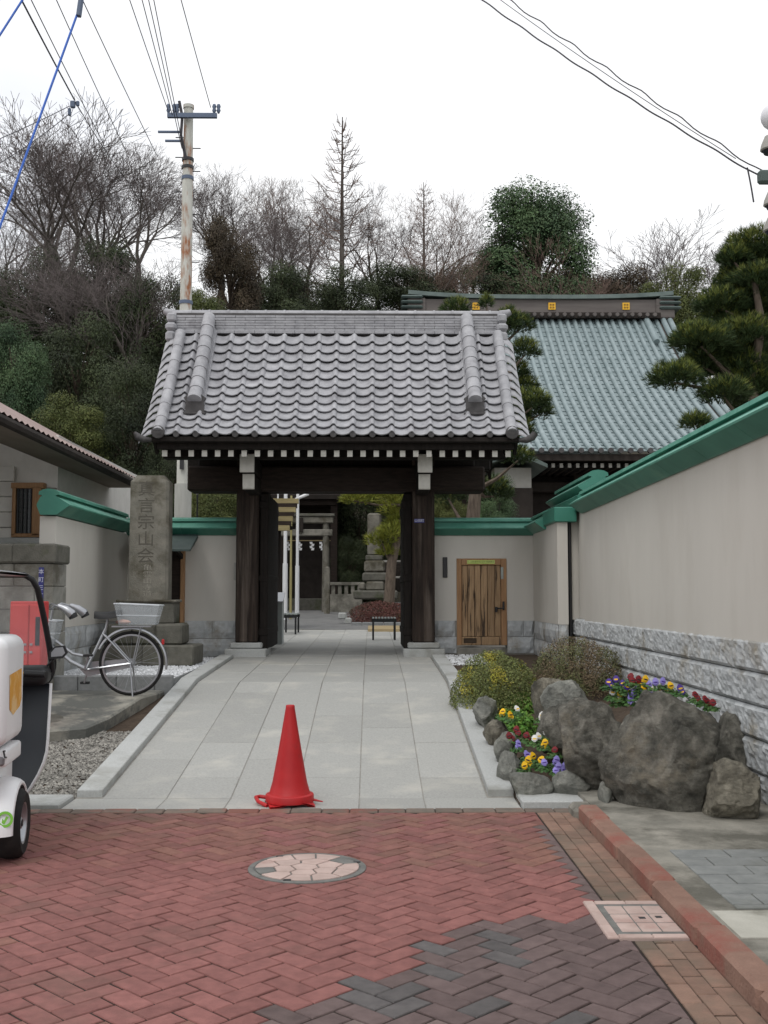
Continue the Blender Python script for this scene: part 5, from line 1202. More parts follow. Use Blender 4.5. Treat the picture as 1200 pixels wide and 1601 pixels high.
# bamboo roofed rack
rk = thing('bamboo_roof', 'small roof of bamboo slats on posts behind the left gate post', 'shelter', (0, 0, 0))
mbam = mat('split_bamboo', [lin(132, 120, 84), lin(164, 150, 110)], 6, .7, var=.12, stretch=(.4, 3, 3))
za, zb_ = A(440, 826, 19.5), A(440, 784, 20.4); xr0, xr1 = A(330, 800, 20).x, A(457, 800, 20).x
for k in range(7):
    t = k / 6; MB().box(xr0, xr1 - .12 * (1 - t) + .1, za.y + (zb_.y - za.y) * t - .085, za.y + (zb_.y - za.y) * t + .085, za.z + (zb_.z - za.z) * t - .05, za.z + (zb_.z - za.z) * t + (.05 if k % 2 else .06)).build('bamboo_slat', mbam if k % 2 == 0 else M['woodbrown'], rk)
for x in (xr0 + .1, xr1 - .3): MB().box(x - .05, x + .05, 19.9, 20.0, .6, za.z + .2).build('post', M['wood'], rk)
MB().box(xr0, xr1, 19.9, 20.0, za.z, za.z + .08).build('beam', M['wood'], rk)
# shrine with dark doorway and stone torii beams
sy = 33; sh = thing('shrine', 'small dark shrine with paper streamers seen through the gate', 'shrine')
a, b = A(395, 946, sy), A(522, 800, sy)
MB().box(a.x, b.x - .1, sy + .6, sy + 4, .8, b.z + .2).build('wall', M['halldark'], sh)
MB().box(a.x - .3, b.x + .1, sy - .5, sy + 4.4, b.z + .2, b.z + .55).build('eave', M['woodbrown'], sh)
mb = MB(); mb.prism([(sy - .7, b.z + .4), (sy + 2, b.z + 2.2), (sy + 4.6, b.z + .4), (sy + 4.6, b.z + .55), (sy + 2, b.z + 2.4), (sy - .7, b.z + .55)], 'x', a.x - .6, b.x + .4); mb.build('roof', M['halldark'], sh)
st = A(480, 949, sy - 1.5); MB().box(a.x, st.x + .6, sy - 1.7, sy + .5, .7, A(480, 936, sy - 1.7).z, .02).build('step', M['stonedark'], sh)
MB().box(a.x, b.x, sy - .1, sy - .04, A(480, 846, sy).z, A(480, 846, sy).z + .03).build('rope', mat('straw_rope', [lin(150, 134, 100), lin(170, 152, 116)], 9), sh)
for u in (450, 468, 487, 502):
    p = A(u, 847, sy - .07); mb = MB(); zz = 0
    for k in range(4): mb.add([(p.x + (.05 if k % 2 else -.03) - .05, sy - .07, p.z - zz), (p.x + (.05 if k % 2 else -.03) + .05, sy - .075, p.z - zz), (p.x + (.03 if k % 2 else -.01) + .05, sy - .085, p.z - zz - .09), (p.x + (.03 if k % 2 else -.01) - .05, sy - .08, p.z - zz - .09)], [(0, 3, 2, 1)]); zz += .075
    mb.build('paper_streamer', M['white'], sh)
for u in (440, 522): p = A(u, 850, sy - .2); MB().box(p.x - .12, p.x + .12, sy - .4, sy - .15, .8, b.z + .3).build('pillar', M['woodbrown'], sh)
tz0, tz1 = A(480, 837, 30).z, A(480, 808, 30).z
to = thing('stone_torii', 'grey stone torii in front of the dark shrine doorway', 'torii', (0, 0, 0))
x0, x1 = A(425, 820, 30).x, A(521, 820, 30).x
MB().box(x0 - .3, x1 + .0, 29.9, 30.2, tz1 - .22, tz1, .03).build('top_beam', M['stone'], to); MB().box(x0 - .4, x1 + .05, 29.86, 30.24, tz1 + .002, tz1 + .1, .02).build('top_beam_cap', M['stonedark'], to)
MB().box(x0 - .2, x1 - .03, 29.93, 30.15, tz0 - .02, tz0 + .2, .02).build('tie_beam', M['concrete'], to)
for x in (x0 + .1, x1 - .25):
    mb = MB(); mb.tube([(x, 30.05, .9), (x, 30.05, tz1 - .2)], [.14, .11], 12); mb.build('pillar', M['stone'], to, 40)
MB().box((x0 + x1) / 2 - .2, (x0 + x1) / 2 + .02, 29.84, 29.92, tz0 + .1, tz1 - .05).build('tablet', M['halldark'], to)
p = A(511, 950, 28.5); t = thing('stone_post', 'slim inscribed stone post beside the shrine step', 'post', (p.x, 28.5, S(28.5) - .1)); MB().box(-.09, .09, -.09, .09, 0, A(511, 888, 28.5).z - S(28.5) + .1, .02).build('shaft', M['stone'], t)
mb = MB(); mb.add([(-.09, -.09, 1.2), (.09, -.09, 1.2), (.09, .09, 1.2), (-.09, .09, 1.2), (0, 0, 1.25)], [(0, 1, 4), (1, 2, 4), (2, 3, 4), (3, 0, 4)]); mb.M = Matrix.Translation((0, 0, A(511, 888, 28.5).z - S(28.5) - 1.1)); mb.v = [tuple(Vector(v) + Vector((0, 0, A(511, 888, 28.5).z - S(28.5) - 1.1))) for v in mb.v]; mb.build('cap', M['stone'], t)
bl = thing('stone_balustrade', 'low stone balustrade between the slim post and the monument', 'fence', (0, 0, 0))
xa, xb = A(516, 930, 30).x, A(566, 930, 30).x; zt_ = A(530, 915, 30).z; zm = A(530, 929, 30).z
MB().box(xa, xb, 29.9, 30.1, zt_, zt_ + .1, .01).build('rail', M['concrete'], bl); MB().box(xa, xb, 29.85, 30.15, S(30) - .1, zm, .01).build('plinth', M['concrete'], bl)
for k in range(5): x = xa + .1 + (xb - xa - .2) * k / 4; MB().box(x - .06, x + .06, 29.94, 30.06, zm, zt_).build('baluster', M['concrete'], bl)
mo = thing('stone_monument', 'mossy stone monument on a stepped base seen through the gate', 'monument', (0, 0, 0)); my = 27.5
def pxbox(nm, u0, u1, v0, v1, Y, d, m, par, b=.03):
    a, c = A(u0, v1, Y), A(u1, v0, Y); return MB().box(a.x, c.x, Y, Y + d, a.z, c.z, b).build(nm, m, par)
pxbox('shaft', 574, 596, 802, 869, my + .3, .3, M['stone'], mo, .06)
pxbox('cap_course', 571, 598, 868, 876, my + .2, .5, M['stonedark'], mo); pxbox('plinth_stone', 569, 602, 876, 895, my + .15, .6, M['stone'], mo, .06); pxbox('plinth_stone', 566, 608, 895, 909, my + .05, .8, M['stonedark'], mo, .05)
pxbox('plinth_stone', 572, 600, 909, 923, my, .9, M['stone'], mo, .04); pxbox('side_stone', 560, 571.6, 910, 923, my, .7, M['stone'], mo, .06); pxbox('side_stone', 600.5, 612, 910, 923, my, .7, M['stone'], mo, .06)
pxbox('base_stone', 552, 622, 923, 937, my - .3, 1.4, M['stonedark'], mo, .05)
# kerbed azalea hedge and straw cone
M['lf_azalea'] = leafmat('winter_azalea_leaf', lin(92, 60, 54), lin(118, 80, 72)); M['lf_azalea2'] = leafmat('azalea_dark_leaf', lin(62, 54, 40), lin(88, 74, 54))  # second, darker leaf tone scattered in irregular patches
p = A(590, 975, 22.6)
bush('low reddish azalea hedge inside a stone kerb behind the gate', 'hedge', (p.x + .12, 23.1, S(23) - .05), (.92, .6, .62), 16000, .04, M['lf_azalea'], 41, 'azalea_hedge', m2=M['lf_azalea2'], frac=.12)
kb = thing('hedge_kerb', 'pale angled kerb stones around the azalea hedge', 'kerb', (0, 0, 0))
for (u0, v0, u1, v1) in ((528, 958, 541, 966), (538, 966, 549, 974)):
    pxbox('kerb_stone', u0, u1, v0, v1 + 2, 22.4, .25, M['kerbstone'], kb)
for k in range(5): pxbox('kerb_stone', 549 + k * 17, 565 + k * 17, 973, 980, 21.6, .2, M['edging'], kb, .01)
p = A(636, 975, 24); mb = MB()
for k in range(160):
    a = k * 2.4; r0 = .26 * math.sqrt(((k * 37) % 160) / 160); mb.tube([(r0 * math.cos(a), r0 * math.sin(a), 0), (r0 * .15 * math.cos(a), r0 * .15 * math.sin(a), 1.25 + .1 * math.sin(k))], .012, 3, False)
sw = thing('straw_bundle', 'pale cone of bound straw beside the right gate post', 'straw', (p.x + .02, 24, S(24))); mb.build('straw', mat('straw', [lin(176, 150, 100), lin(204, 178, 128)], 9, .9, ivar=.2), sw)
M['ochre'] = mat('ochre_sand', [lin(156, 138, 104), lin(174, 156, 122)], 5, .95)
mb = MB(); a = A(575, 982, 19.6); mb.box(a.x, a.x + 1.6, 19.2, 21.4, S(20) - .05, S(21.4) + .012); struct(mb.build('sand_strip', M['ochre']))
# far wooden rails at right through the gate
ra = thing('wooden_rail', 'dark open shelter with pale rails behind the leaning pine', 'shelter', (0, 0, 0))
for v in (876, 886, 901): pxbox('rail', 598, 640, v, v + 3, 31, .1, M['hallwhite'] if v != 886 else M['halldark'], ra, .01)
pxbox('back_panel', 598, 645, 880, 925, 31.5, .3, M['halldark'], ra)

# ================================================================ UTILITY POLE AND WIRES
pb0, pt0 = A(283, 800, 18), A(297, 165, 18)
up = thing('utility_pole', 'rust streaked utility pole with crossarm behind the gate', 'utility pole', ((pb0.x + pt0.x) / 2, 18, S(18))); X0 = up.location.x
zc1 = A(285, 757, 18).z - S(18); H = pt0.z - S(18)
mb = MB(); mb.tube([(0, 0, 0), (0, 0, zc1)], .172, 16); mb.build('concrete_base', M['poleconc'], up, 40)
secs = [zc1, A(0, 470, 18).z - S(18), A(0, 275, 18).z - S(18), H]
for k, (a, b) in enumerate(zip(secs, secs[1:])):
    mb = MB(); mb.tube([(0, 0, a), (0, 0, b)], [.135 - .015 * k, .125 - .015 * k], 16); mb.build('pole_section', M['pole'], up, 40)
    mb = MB(); mb.tube([(0, 0, b - .07), (0, 0, b)], [.142 - .015 * k] * 2, 16); mb.build('band', M['steel'] if k < 2 else M['pole'], up, 40)
zc = A(300, 187, 18).z - S(18); xa, xb = A(264, 187, 18).x - X0, A(341, 187, 18).x - X0
MB().box(xa, xb, -.22, -.15, zc - .05, zc + .05, .006).build('crossarm', M['steel'], up)
for x in (xa + .02, xa + .14, -.2, xb - .06, xb + .03):
    mb = MB(); mb.lathe([(.0, .2), (.03, .19), (.045, .14), (.03, .1), (.045, .06), (.02, .0)], 8, (x, -.185, zc + .05)); mb.build('insulator', M['steel'], up, 50)
for v, l_ in ((207, .45), (221, .3)): z = A(280, v, 18).z - S(18); MB().box(-.17 - l_, -.12, -.04, 0, z - .02, z + .02).build('side_arm', M['steel'], up)
for k, v in enumerate((215, 232, 246, 268, 300, 335, 372, 410, 445)):
    z = A(280, v, 18).z - S(18); s = 1 if k % 2 else -1; mb = MB(); mb.tube([(0, 0, z), (s * .26, 0, z)], .012, 5); mb.build('step_bolt', M['iron'], up)
for v in (250, 262):
    z = A(280, v, 18).z - S(18); mb = MB(); mb.tube([(0, 0, z - .03), (0, 0, z + .03)], .125, 12); mb.build('strap', M['iron'], up)
mb = MB(); mb.tube([(-.02, -.13, zc - .9), (-.12, -.16, zc - .4), (-.1, -.16, zc), (-.16, -.2, zc + .3)], .03, 6); mb.build('cable_riser', M['wire'], up, 50)
MB().box(-.04, .04, -.21, -.16, A(0, 735, 18).z - S(18), A(0, 720, 18).z - S(18)).build('hatch', M['iron'], up)
def wire(label, p, q, r_, sag_=.15, m='wire', name='overhead_wire', n=20, group=None, twist=0, ext=0, ext2=0):
    p, q = Vector(p), Vector(q)
    if ext: p, q = p + (p - q) * ext, q + (q - p) * ext2
    pts = []
    for i in range(n + 1):
        t = i / n; c = p.lerp(q, t); c.z -= sag_ * 4 * t * (1 - t)
        if twist: c.z += twist * math.sin(t * 70); c.x += twist * math.cos(t * 70)
        pts.append(c)
    mb = MB(); mb.tube(pts, r_, 5); return tag(mb.build(name, M[m], None, 60), label, 'wire', group)
gw = 'wires running over the street to the utility pole'
for lab, u0, u1, v1 in (('outermost left wire reaching the pole crossarm', 204, 262, 172), ('second wire from the left reaching the pole crossarm', 223, 269, 180), ('third wire from the left passing close by the pole', 233, 284, 232), ('fourth wire from the left ending at the pole clamp', 241, 287, 235), ('lone wire ending at the right tip of the crossarm', 284, 329, 168)):
    a, b = A(u0, 0, 14.3), A(u1, v1, 17.75); wire(lab, a, b, .008, .05, group=gw, ext=1.6)
gt = 'wires passing in front of the left bare trees'
for lab, u0, u1, v1, r_ in (('thin wire leftmost of three crossing the left bare trees', 53, 162, 225, .01), ('thin wire in the middle of three crossing the left bare trees', 92, 196, 235, .009), ('thin wire rightmost of three crossing the left bare trees', 133, 246, 245, .009)):
    wire(lab, A(u0, 0, 15), A(u1, v1, 22), r_, .1, group=gt, ext=1)
wire('twisted black cable coming down to the wire joint at upper left', A(36, 0, 14), A(116, 156, 19), .016, .05, ext=1)
wire('thin cable running on from the wire joint behind the trees', A(118, 160, 19), A(205, 290, 26), .01, .1)
jn = A(116, 162, 19); jt = thing('wire_joint', 'dark cable joint where wires meet before the left trees', 'cable joint', jn)
mb = MB(); mb.box(-.09, .02, -.04, .04, -.1, .06, .02); mb.box(.03, .11, -.03, .03, -.06, .06, .02); mb.box(-.14, -.07, -.03, .03, -.28, -.1, .02); mb.build('clamp', M['steel'], jt)
wire('drop wire from the joint to the left edge, upper', A(108, 166, 19), A(-300, 330, 12), .009, .1); wire('drop wire from the joint to the left edge, lower', A(108, 178, 19), A(-300, 370, 12), .009, .35)
wire('long blue guy cable crossing the sky at upper left', A(127, 2, 9), A(-4, 362, 9), .012, .02, 'wireblue', 'blue_cable', ext=.6, ext2=.8); wire('short blue cable across the top left corner', A(38, -6, 9), A(-6, 62, 9), .011, .01, 'wireblue', 'blue_cable', ext=1, ext2=4)
mb = MB(); p = A(126, 8, 9); mb.tube([p + Vector((0, 0, .06)), p - Vector((.02, 0, .12))], .03, 6); tag(mb.build('cable_grip', M['steel'], None), 'blue-grey grip on the blue cable at the top edge', 'cable grip')
wire('lower twisted cable sloping down to the lamp post on the right', A(765, -6, 10), A(1188, 276, 8.2), .008, .12, twist=.006, n=120, ext=.6)
wire('upper wavy cable sloping down to the lamp post on the right', A(800, -4, 10), A(1190, 268, 8.2), .0065, .06, twist=.014, n=70, ext=.6)
wire('faint thin wire between the two cables on the right', A(790, -4, 10), A(1150, 248, 8.2), .004, .08, ext=.6)
wire('loose cable tail hanging from the lamp post clamp', A(1168, 262, 8.2), A(1178, 316, 8.2), .008, -.02)
# ornamental street lamp at the right edge
lp = A(1216, 270, 8.2); la = thing('street_lamp', 'white ornamental street lamp cut by the right edge of the picture', 'street lamp', (lp.x, 8.2, 0))
mb = MB(); mb.tube([(0, 0, .1), (0, 0, 6.3)], [.07, .05], 12); mb.build('pole', M['hallwhite'], la, 40)
for u, v, r_ in ((1211, 182, .13), (1246, 182, .13)):
    q = A(u, v, 8.2); mb = MB(); mb.lathe([(r_ * math.sin(k * math.pi / 10), -r_ * math.cos(k * math.pi / 10)) for k in range(11)], 18, (q.x - lp.x, 0, q.z)); mb.build('globe', M['globe'], la, 60)
for v in (226, 312, 352):
    q = A(1204, v, 8.2); mb = MB(); mb.lathe([(.01, .1), (.05, .08), (.085, .0), (.095, -.05), (.08, -.06)], 14, (q.x - lp.x + (.03 if v > 250 else 0), 0, q.z)); o = mb.build('bell_shade', M['hallwhite'], la, 60)
    mb = MB(); mb.lathe([(0, -.055), (.075, -.055), (.06, -.09), (0, -.1)], 12, (q.x - lp.x + (.03 if v > 250 else 0), 0, q.z)); mb.build('bulb_cap', M['navy'], o, 60)
q = A(1196, 278, 8.2); MB().box(q.x - lp.x - .07, q.x - lp.x + .12, -.04, .04, q.z - .06, q.z + .07, .02).build('cable_clamp', M['hallcap'], la)
# twin globe garden lamp beside the pole foot
gq = A(308, 800, 17); gl = thing('garden_lamp', 'garden lamp with two small white globes beside the utility pole', 'lamp', (gq.x, 17, S(17)))
for u, v in ((303, 756), (308, 769)):
    q = A(u, v, 17) - Vector((gl.location.x, 17, gl.location.z)); mb = MB(); mb.lathe([(.05 * math.sin(k * math.pi / 8), -.05 * math.cos(k * math.pi / 8)) for k in range(9)], 12, q); mb.build('globe', M['globe'], gl, 60)
    mb = MB(); mb.tube([(0, 0, 0), (0, 0, q.z - .2), (q.x, q.y, q.z - .05)], .015, 6); mb.build('stem', M['iron'], gl)
# ================================================================ TREES
M['barkgrey'] = mat('grey_bark', [lin(72, 66, 62), lin(104, 98, 92)], 2, .95, stretch=(2, 2, .5)); M['twig'] = mat('winter_twig', [lin(92, 85, 84), lin(116, 107, 105)], .5, .95)
M['twigbrown'] = mat('brown_winter_twig', [lin(104, 88, 80), lin(130, 110, 100)], .5, .95)
def rot_about(v, ax, a): return Matrix.Rotation(a, 3, ax) @ v
def bare_tree(seed, spread=.5, gnarl=.16, levels=7, vase=True, fork=.24, minr=.008):
    """unit-height bare tree -> (limb mesh data, twig mesh data)"""
    r_ = random.Random(seed); limbs, twigs = MB(), MB(); 
    def grow(p, d, ln, rad, lev):
        k = 3 if lev < 4 else 2; pts = [p]; dd = d.copy()
        for i in range(k):
            dd = (dd + rv(r_) * gnarl + Vector((0, 0, .05 if lev > 0 else .0))).normalized(); pts.append(pts[-1] + dd * ln / k)
        r1 = rad * (.72 if lev < levels else .4)
        tgt = limbs if lev <= 3 else twigs
        tgt.tube(pts, [max(minr * .075, rad + (r1 - rad) * i / k) for i in range(k + 1)], 7 if lev < 2 else (5 if lev < 4 else 3), lev == 0)
        if lev >= levels: return
        nb = (r_.choice((4, 5)) if lev == 0 else r_.choice((2, 3, 3) if lev < 6 else (2, 3, 3)))
        a0 = r_.random() * 6.28
        for b in range(nb):
            ax = dd.orthogonal().normalized(); ax = rot_about(ax, dd, a0 + b * 6.283 / nb + r_.uniform(-.5, .5))
            ang = r_.uniform(.55, 1.1) * spread * (1.0 if lev else .95)
            nd = rot_about(dd, ax, ang)
            grow(pts[-1] if b < 2 or lev < 1 else pts[-1].lerp(pts[-2], r_.random() * .8), nd, ln * r_.uniform(.62, .8) if lev else r_.uniform(.2, .25), r1 * r_.uniform(.56, .74), lev + 1)
        if lev > 0 and lev < levels - 1:        # side shoots
            for _ in range(2 if lev < 4 else 2):
                q = pts[0].lerp(pts[-1], r_.uniform(.3, .9)); ax = rot_about(dd.orthogonal().normalized(), dd, r_.random() * 6.28)
                grow(q, rot_about(dd, ax, r_.uniform(.5, 1.0)), ln * .5, r1 * .4, max(lev + 2, 4) if lev + 2 <= levels else levels)
    grow(Vector((0, 0, 0)), Vector((0, 0, 1)), fork, .022, 0)
    zmax = max(v[2] for v in twigs.v)
    for mb in (limbs, twigs): mb.v = [(x / zmax, y / zmax, z / zmax) for x, y, z in mb.v]
    wd = sorted(abs(v[0]) for v in twigs.v)[int(len(twigs.v) * .97)]
    return limbs, twigs, wd
def conifer_bare(seed):
    r_ = random.Random(seed); limbs, twigs = MB(), MB(); limbs.tube([(0, 0, 0), (0, 0, .5), (0, 0, 1)], [.011, .007, .0012], 7)
    for i in range(110):
        z = .25 + .73 * (i / 110); l_ = .19 * (1.02 - z) / .75 * r_.uniform(.6, 1.15) + .012; a = i * 2.4 + r_.uniform(-.3, .3); d = Vector((math.cos(a), math.sin(a), .42)).normalized(); p = Vector((0, 0, z)); e = p + d * l_; m_ = p + d * l_ * .5 + Vector((0, 0, -.008))
        twigs.tube([p, m_, e + Vector((0, 0, .02))], [.0016, .0011, .0006], 3, False)
        for k in range(9):
            q = p.lerp(e, .25 + .08 * k); dv = (d + rv(r_) * .7).normalized(); twigs.tube([q, q + dv * l_ * .3], [.0007, .0004], 3, False)
    return limbs, twigs, .15
VAR = []
for sd, sp in ((1, .5), (2, .46), (3, .56), (4, .5)):
    l_, t_, wd = bare_tree(sd, sp); VAR.append((l_.mesh('trunk', M['barkgrey'], 60), t_.mesh('crown', M['twig']), t_, wd))
CON = conifer_bare(9); CON = (CON[0].mesh('trunk', M['barkgrey'], 60), CON[1].mesh('crown', M['twigbrown']), None, .1)
BROWN = []
for me in (VAR[1], VAR[2]): c = me[1].copy(); c.materials.clear(); c.materials.append(M['twigbrown']); BROWN.append((me[0], c, None, me[3]))
def btree(label, u, vtop, wpx, Y, var, rz=0, name='bare_tree', ratio=1.08, group='bare winter trees on the hillside'):
    top = A(u, vtop, Y); zg = S(42) - .8 + hill(top.x, Y); w_ = 1.45 * wpx / F_PX * Y / 2; h = w_ * 2 * ratio; zb_ = top.z - h
    t = thing(name, label, 'tree', (top.x, Y, zb_), 0, group); k = w_ / max(.05, var[3])
    for nm, me in (('trunk', var[0]), ('crown', var[1])): ob(nm, me, t, (0, 0, 0), (0, 0, rz), (k, k, h))
    if zb_ > zg: mb = MB(); mb.tube([(0, 0, zg - zb_ - .3), (0, 0, .02)], .024 * k if name == 'bare_tree' else .02 * k, 8); mb.build('lower_trunk', M['barkgrey'], t, 60)
    return t
btree('big bare tree with spreading crown at the far left', 98, 203, 230, 34, VAR[0], .3)
btree('fine twigged bare tree right behind the big far left tree', 150, 212, 180, 39, VAR[2], 5.3)
btree('bare tree between the big left tree and the utility pole', 222, 222, 165, 36, VAR[1], 2.1)
btree('bare tree cut by the left edge of the picture', 0, 292, 150, 37, VAR[2], 1)
btree('pale bare tree just right of the utility pole', 345, 258, 150, 46, VAR[3], 4)
btree('brown bare tree left of the tall pointed tree', 430, 275, 165, 44, BROWN[0], 2)
btree('dense bare tree close left of the tall pointed tree', 490, 296, 150, 42, VAR[2], 3.2)
btree('bare tree close right of the tall pointed tree', 588, 312, 140, 44, VAR[1], 5)
btree('brownish bare tree left of the round evergreen', 668, 300, 165, 46, BROWN[1], .8)
btree('bare tree standing behind the hall ridge at right', 1040, 350, 210, 52, VAR[0], 3.5)
btree('low brown bare tree in front of the round evergreen', 905, 392, 190, 44, BROWN[0], 4.4)
btree('small brown bare tree right above the gate ridge', 705, 372, 120, 40, BROWN[1], 2.4)
btree('tall pointed bare conifer above the gate ridge', 535, 183, 95, 40, CON, 0, 'bare_conifer', 4.2)
btree('smaller faint pointed conifer right of the tall one', 662, 285, 60, 52, CON, 1.2, 'bare_conifer', 4.2)
btree('dark bare tree entangled in the evergreens at left', 125, 330, 190, 28, VAR[3], 1.7)
btree('bare tree leaning over the dark slope left of the gate', 215, 392, 170, 27, VAR[0], 5.2)
btree('thin bare tree in the gap behind the gate ridge', 395, 330, 150, 38, VAR[2], .4)
btree('fine bare tree at the left beyond the big one', 160, 240, 170, 46, VAR[2], 4.4)
# ---- evergreens
def crown(seed, lobes, nl, ll, squash=.8):
    r_ = random.Random(seed); mb = MB(); L_ = []
    for i in range(lobes):
        a = i * 2.4 + r_.uniform(-.4, .4); z = r_.uniform(.16, .93); rr_ = .36 * math.sqrt(max(.08, 1 - ((z - .5) / .58) ** 2)) * r_.uniform(.6, 1.05)
        L_.append((Vector((rr_ * math.cos(a), rr_ * math.sin(a), z)), r_.uniform(.13, .24)))
    per = nl // lobes
    for c, R0 in L_:
        for _ in range(per):
            d = rv(r_); 
            if d.z < -.3 and r_.random() < .6: d.z = -d.z
            k = r_.random() ** .35; p = c + Vector((d.x, d.y, d.z * squash)) * R0 * k * (1 + .25 * noise.noise(d * 2.5 + c * 9))
            leaf_quad(mb, p, d + rv(r_) * .8 + Vector((0, 0, .4)), rv(r_), ll * r_.uniform(.6, 1.5), ll * r_.uniform(.4, .8))
    br = MB(); br.tube([(0, 0, 0), (.01, 0, .35), (0, .01, .7)], [.035, .026, .01], 8)
    for c, R0 in L_: br.tube([(0, 0, max(.15, c.z - .3)), c * .6 + Vector((0, 0, c.z * .3)), c], [.014, .009, .004], 5)
    return br, mb
M['lf_dark'] = leafmat('dark_evergreen_leaf', lin(30, 38, 26), lin(78, 88, 58), 1.0, .45); M['lf_camphor'] = leafmat('camphor_leaf', lin(42, 62, 42), lin(94, 116, 78), .7, .4)
M['lf_mid'] = leafmat('olive_evergreen_leaf', lin(70, 80, 42), lin(102, 108, 60), 1.0, .4); M['lf_brownish'] = leafmat('brownish_evergreen_leaf', lin(46, 40, 32), lin(88, 76, 58), 1.0, .45)
M['lf_bright'] = leafmat('bright_evergreen_leaf', lin(88, 104, 44), lin(124, 138, 62), 1.0, .4)
CR = [tuple(m_.mesh(n_, M['bark'], q_) for m_, n_, q_ in zip(crown(20 + k, 30 + 3 * k, 60000, .0165), ('trunk', 'crown'), (60, 0))) for k in range(4)]
CR.append(tuple(m_.mesh(n_, M['bark'], q_) for m_, n_, q_ in zip(crown(77, 56, 80000, .0185), ('trunk', 'crown'), (60, 0))))
def etree(label, u, vt, vb, wpx, Y, v, mk, rz=0, name='evergreen_tree', dp=None, group='evergreen trees on the hillside'):
    a, b = A(u, vb, Y), A(u, vt, Y); h = (b.z - a.z) / .82; w_ = wpx / F_PX * Y / .96
    t = thing(name, label, 'tree', (a.x, Y, b.z - h * 1.02), 0, group)
    for nm, me, mm in zip(('trunk', 'crown'), CR[v], (M['bark'], M[mk])):
        o = ob(nm, me, t, (0, 0, 0), (0, 0, rz), (w_, dp or w_ * .85, h)); o.material_slots[0].link = 'OBJECT'; o.material_slots[0].material = mm
    g_ = S(42) - 1 + hill(a.x, Y)
    if t.location.z > g_ + .2:
        mb = MB(); mb.tube([(0, 0, g_ - t.location.z), (0, 0, h * .1)], .03 * w_, 8); mb.build('lower_trunk', M['bark'], t, 60)
    return t
etree('round green evergreen rising behind the hall ridge', 838, 310, 475, 205, 45, 4, 'lf_camphor', .5)
etree('dark evergreen left of the round green one', 640, 420, 520, 180, 38, 1, 'lf_dark', 1)
etree('brownish evergreen just right of the utility pole', 360, 338, 500, 120, 30, 2, 'lf_brownish', 2)
etree('dark ivy covered tree in the left tree group', 150, 385, 560, 150, 30, 3, 'lf_dark', 0)
etree('dark evergreen at the left edge under the bare tree', 40, 405, 600, 170, 29, 1, 'lf_dark', 3)
etree('dark evergreen filling the gap left of the utility pole', 245, 430, 620, 150, 28, 0, 'lf_dark', 4)
etree('green evergreen low at the left edge above the house', 20, 500, 680, 130, 23, 2, 'lf_camphor', 1)
etree('olive green shrub tree above the pink house roof', 110, 625, 740, 150, 20.5, 1, 'lf_mid', 2)
etree('dark evergreen between house roof and gate roof', 205, 570, 770, 130, 21, 3, 'lf_dark', 5)
etree('dark evergreen behind the middle of the left slope', 120, 500, 700, 170, 25, 0, 'lf_dark', 2.2)
etree('olive evergreen beside the utility pole above the gate roof', 318, 455, 560, 90, 27, 2, 'lf_mid', 2.7)
etree('dark evergreen behind the gate ridge at its left part', 430, 420, 540, 150, 34, 3, 'lf_dark', .6)
etree('dark evergreen behind the foot of the tall conifer', 540, 430, 560, 150, 36, 1, 'lf_dark', 1.9)
etree('dark evergreen behind the left end of the hall ridge', 740, 420, 540, 150, 44, 2, 'lf_dark', 3)
etree('dull green evergreen behind the right end of the hall ridge', 1060, 425, 560, 150, 46, 0, 'lf_mid', 1.1)
etree('dark evergreen behind the middle of the hall ridge', 960, 420, 560, 190, 48, 3, 'lf_brownish', 1.1)
etree('evergreen behind the right pine at the picture edge', 1180, 440, 640, 150, 40, 1, 'lf_dark', 2)
etree('leafy evergreen behind the left green coping near the pole', 335, 740, 850, 110, 19.5, 2, 'lf_mid', .4)
etree('dark evergreen under the left eave of the gate', 262, 680, 830, 80, 20.5, 0, 'lf_dark', .9)
etree('dark evergreen behind the stone monument through the gate', 560, 740, 930, 110, 35, 1, 'lf_dark', 2.6)
etree('dark evergreen behind the gate passage at right', 640, 740, 900, 110, 37, 3, 'lf_dark', 1.6)
etree('dark evergreen behind the shrine roof through the gate', 470, 700, 850, 130, 42, 2, 'lf_dark', .2)
etree('small dark evergreen beside the shrine post', 545, 840, 925, 60, 33, 0, 'lf_dark', .2)
etree('green evergreen behind the small wooden door wall', 770, 745, 860, 80, 19, 3, 'lf_camphor', .2)
etree('olive evergreen behind the right gate post and wall', 700, 755, 850, 80, 19.5, 1, 'lf_mid', 1.2)
etree('dark evergreen filling the gap under the big left bare tree', 75, 450, 640, 160, 33, 2, 'lf_dark', 1.4)
etree('brownish ivy clad tree between the two left bare trees', 185, 440, 600, 130, 33, 1, 'lf_brownish', 3.1)
etree('dark evergreen left of the pole behind the bare trees', 265, 470, 640, 110, 34, 2, 'lf_dark', 5.1)
etree('dark evergreen behind the olive shrub tree', 60, 560, 720, 170, 26, 3, 'lf_dark', 4.1)
etree('dark evergreen behind the middle of the gate ridge', 485, 435, 560, 130, 39, 0, 'lf_brownish', 4.1)
etree('brown tinged evergreen left of the hall ridge end', 680, 425, 540, 120, 42, 3, 'lf_brownish', 2.1)
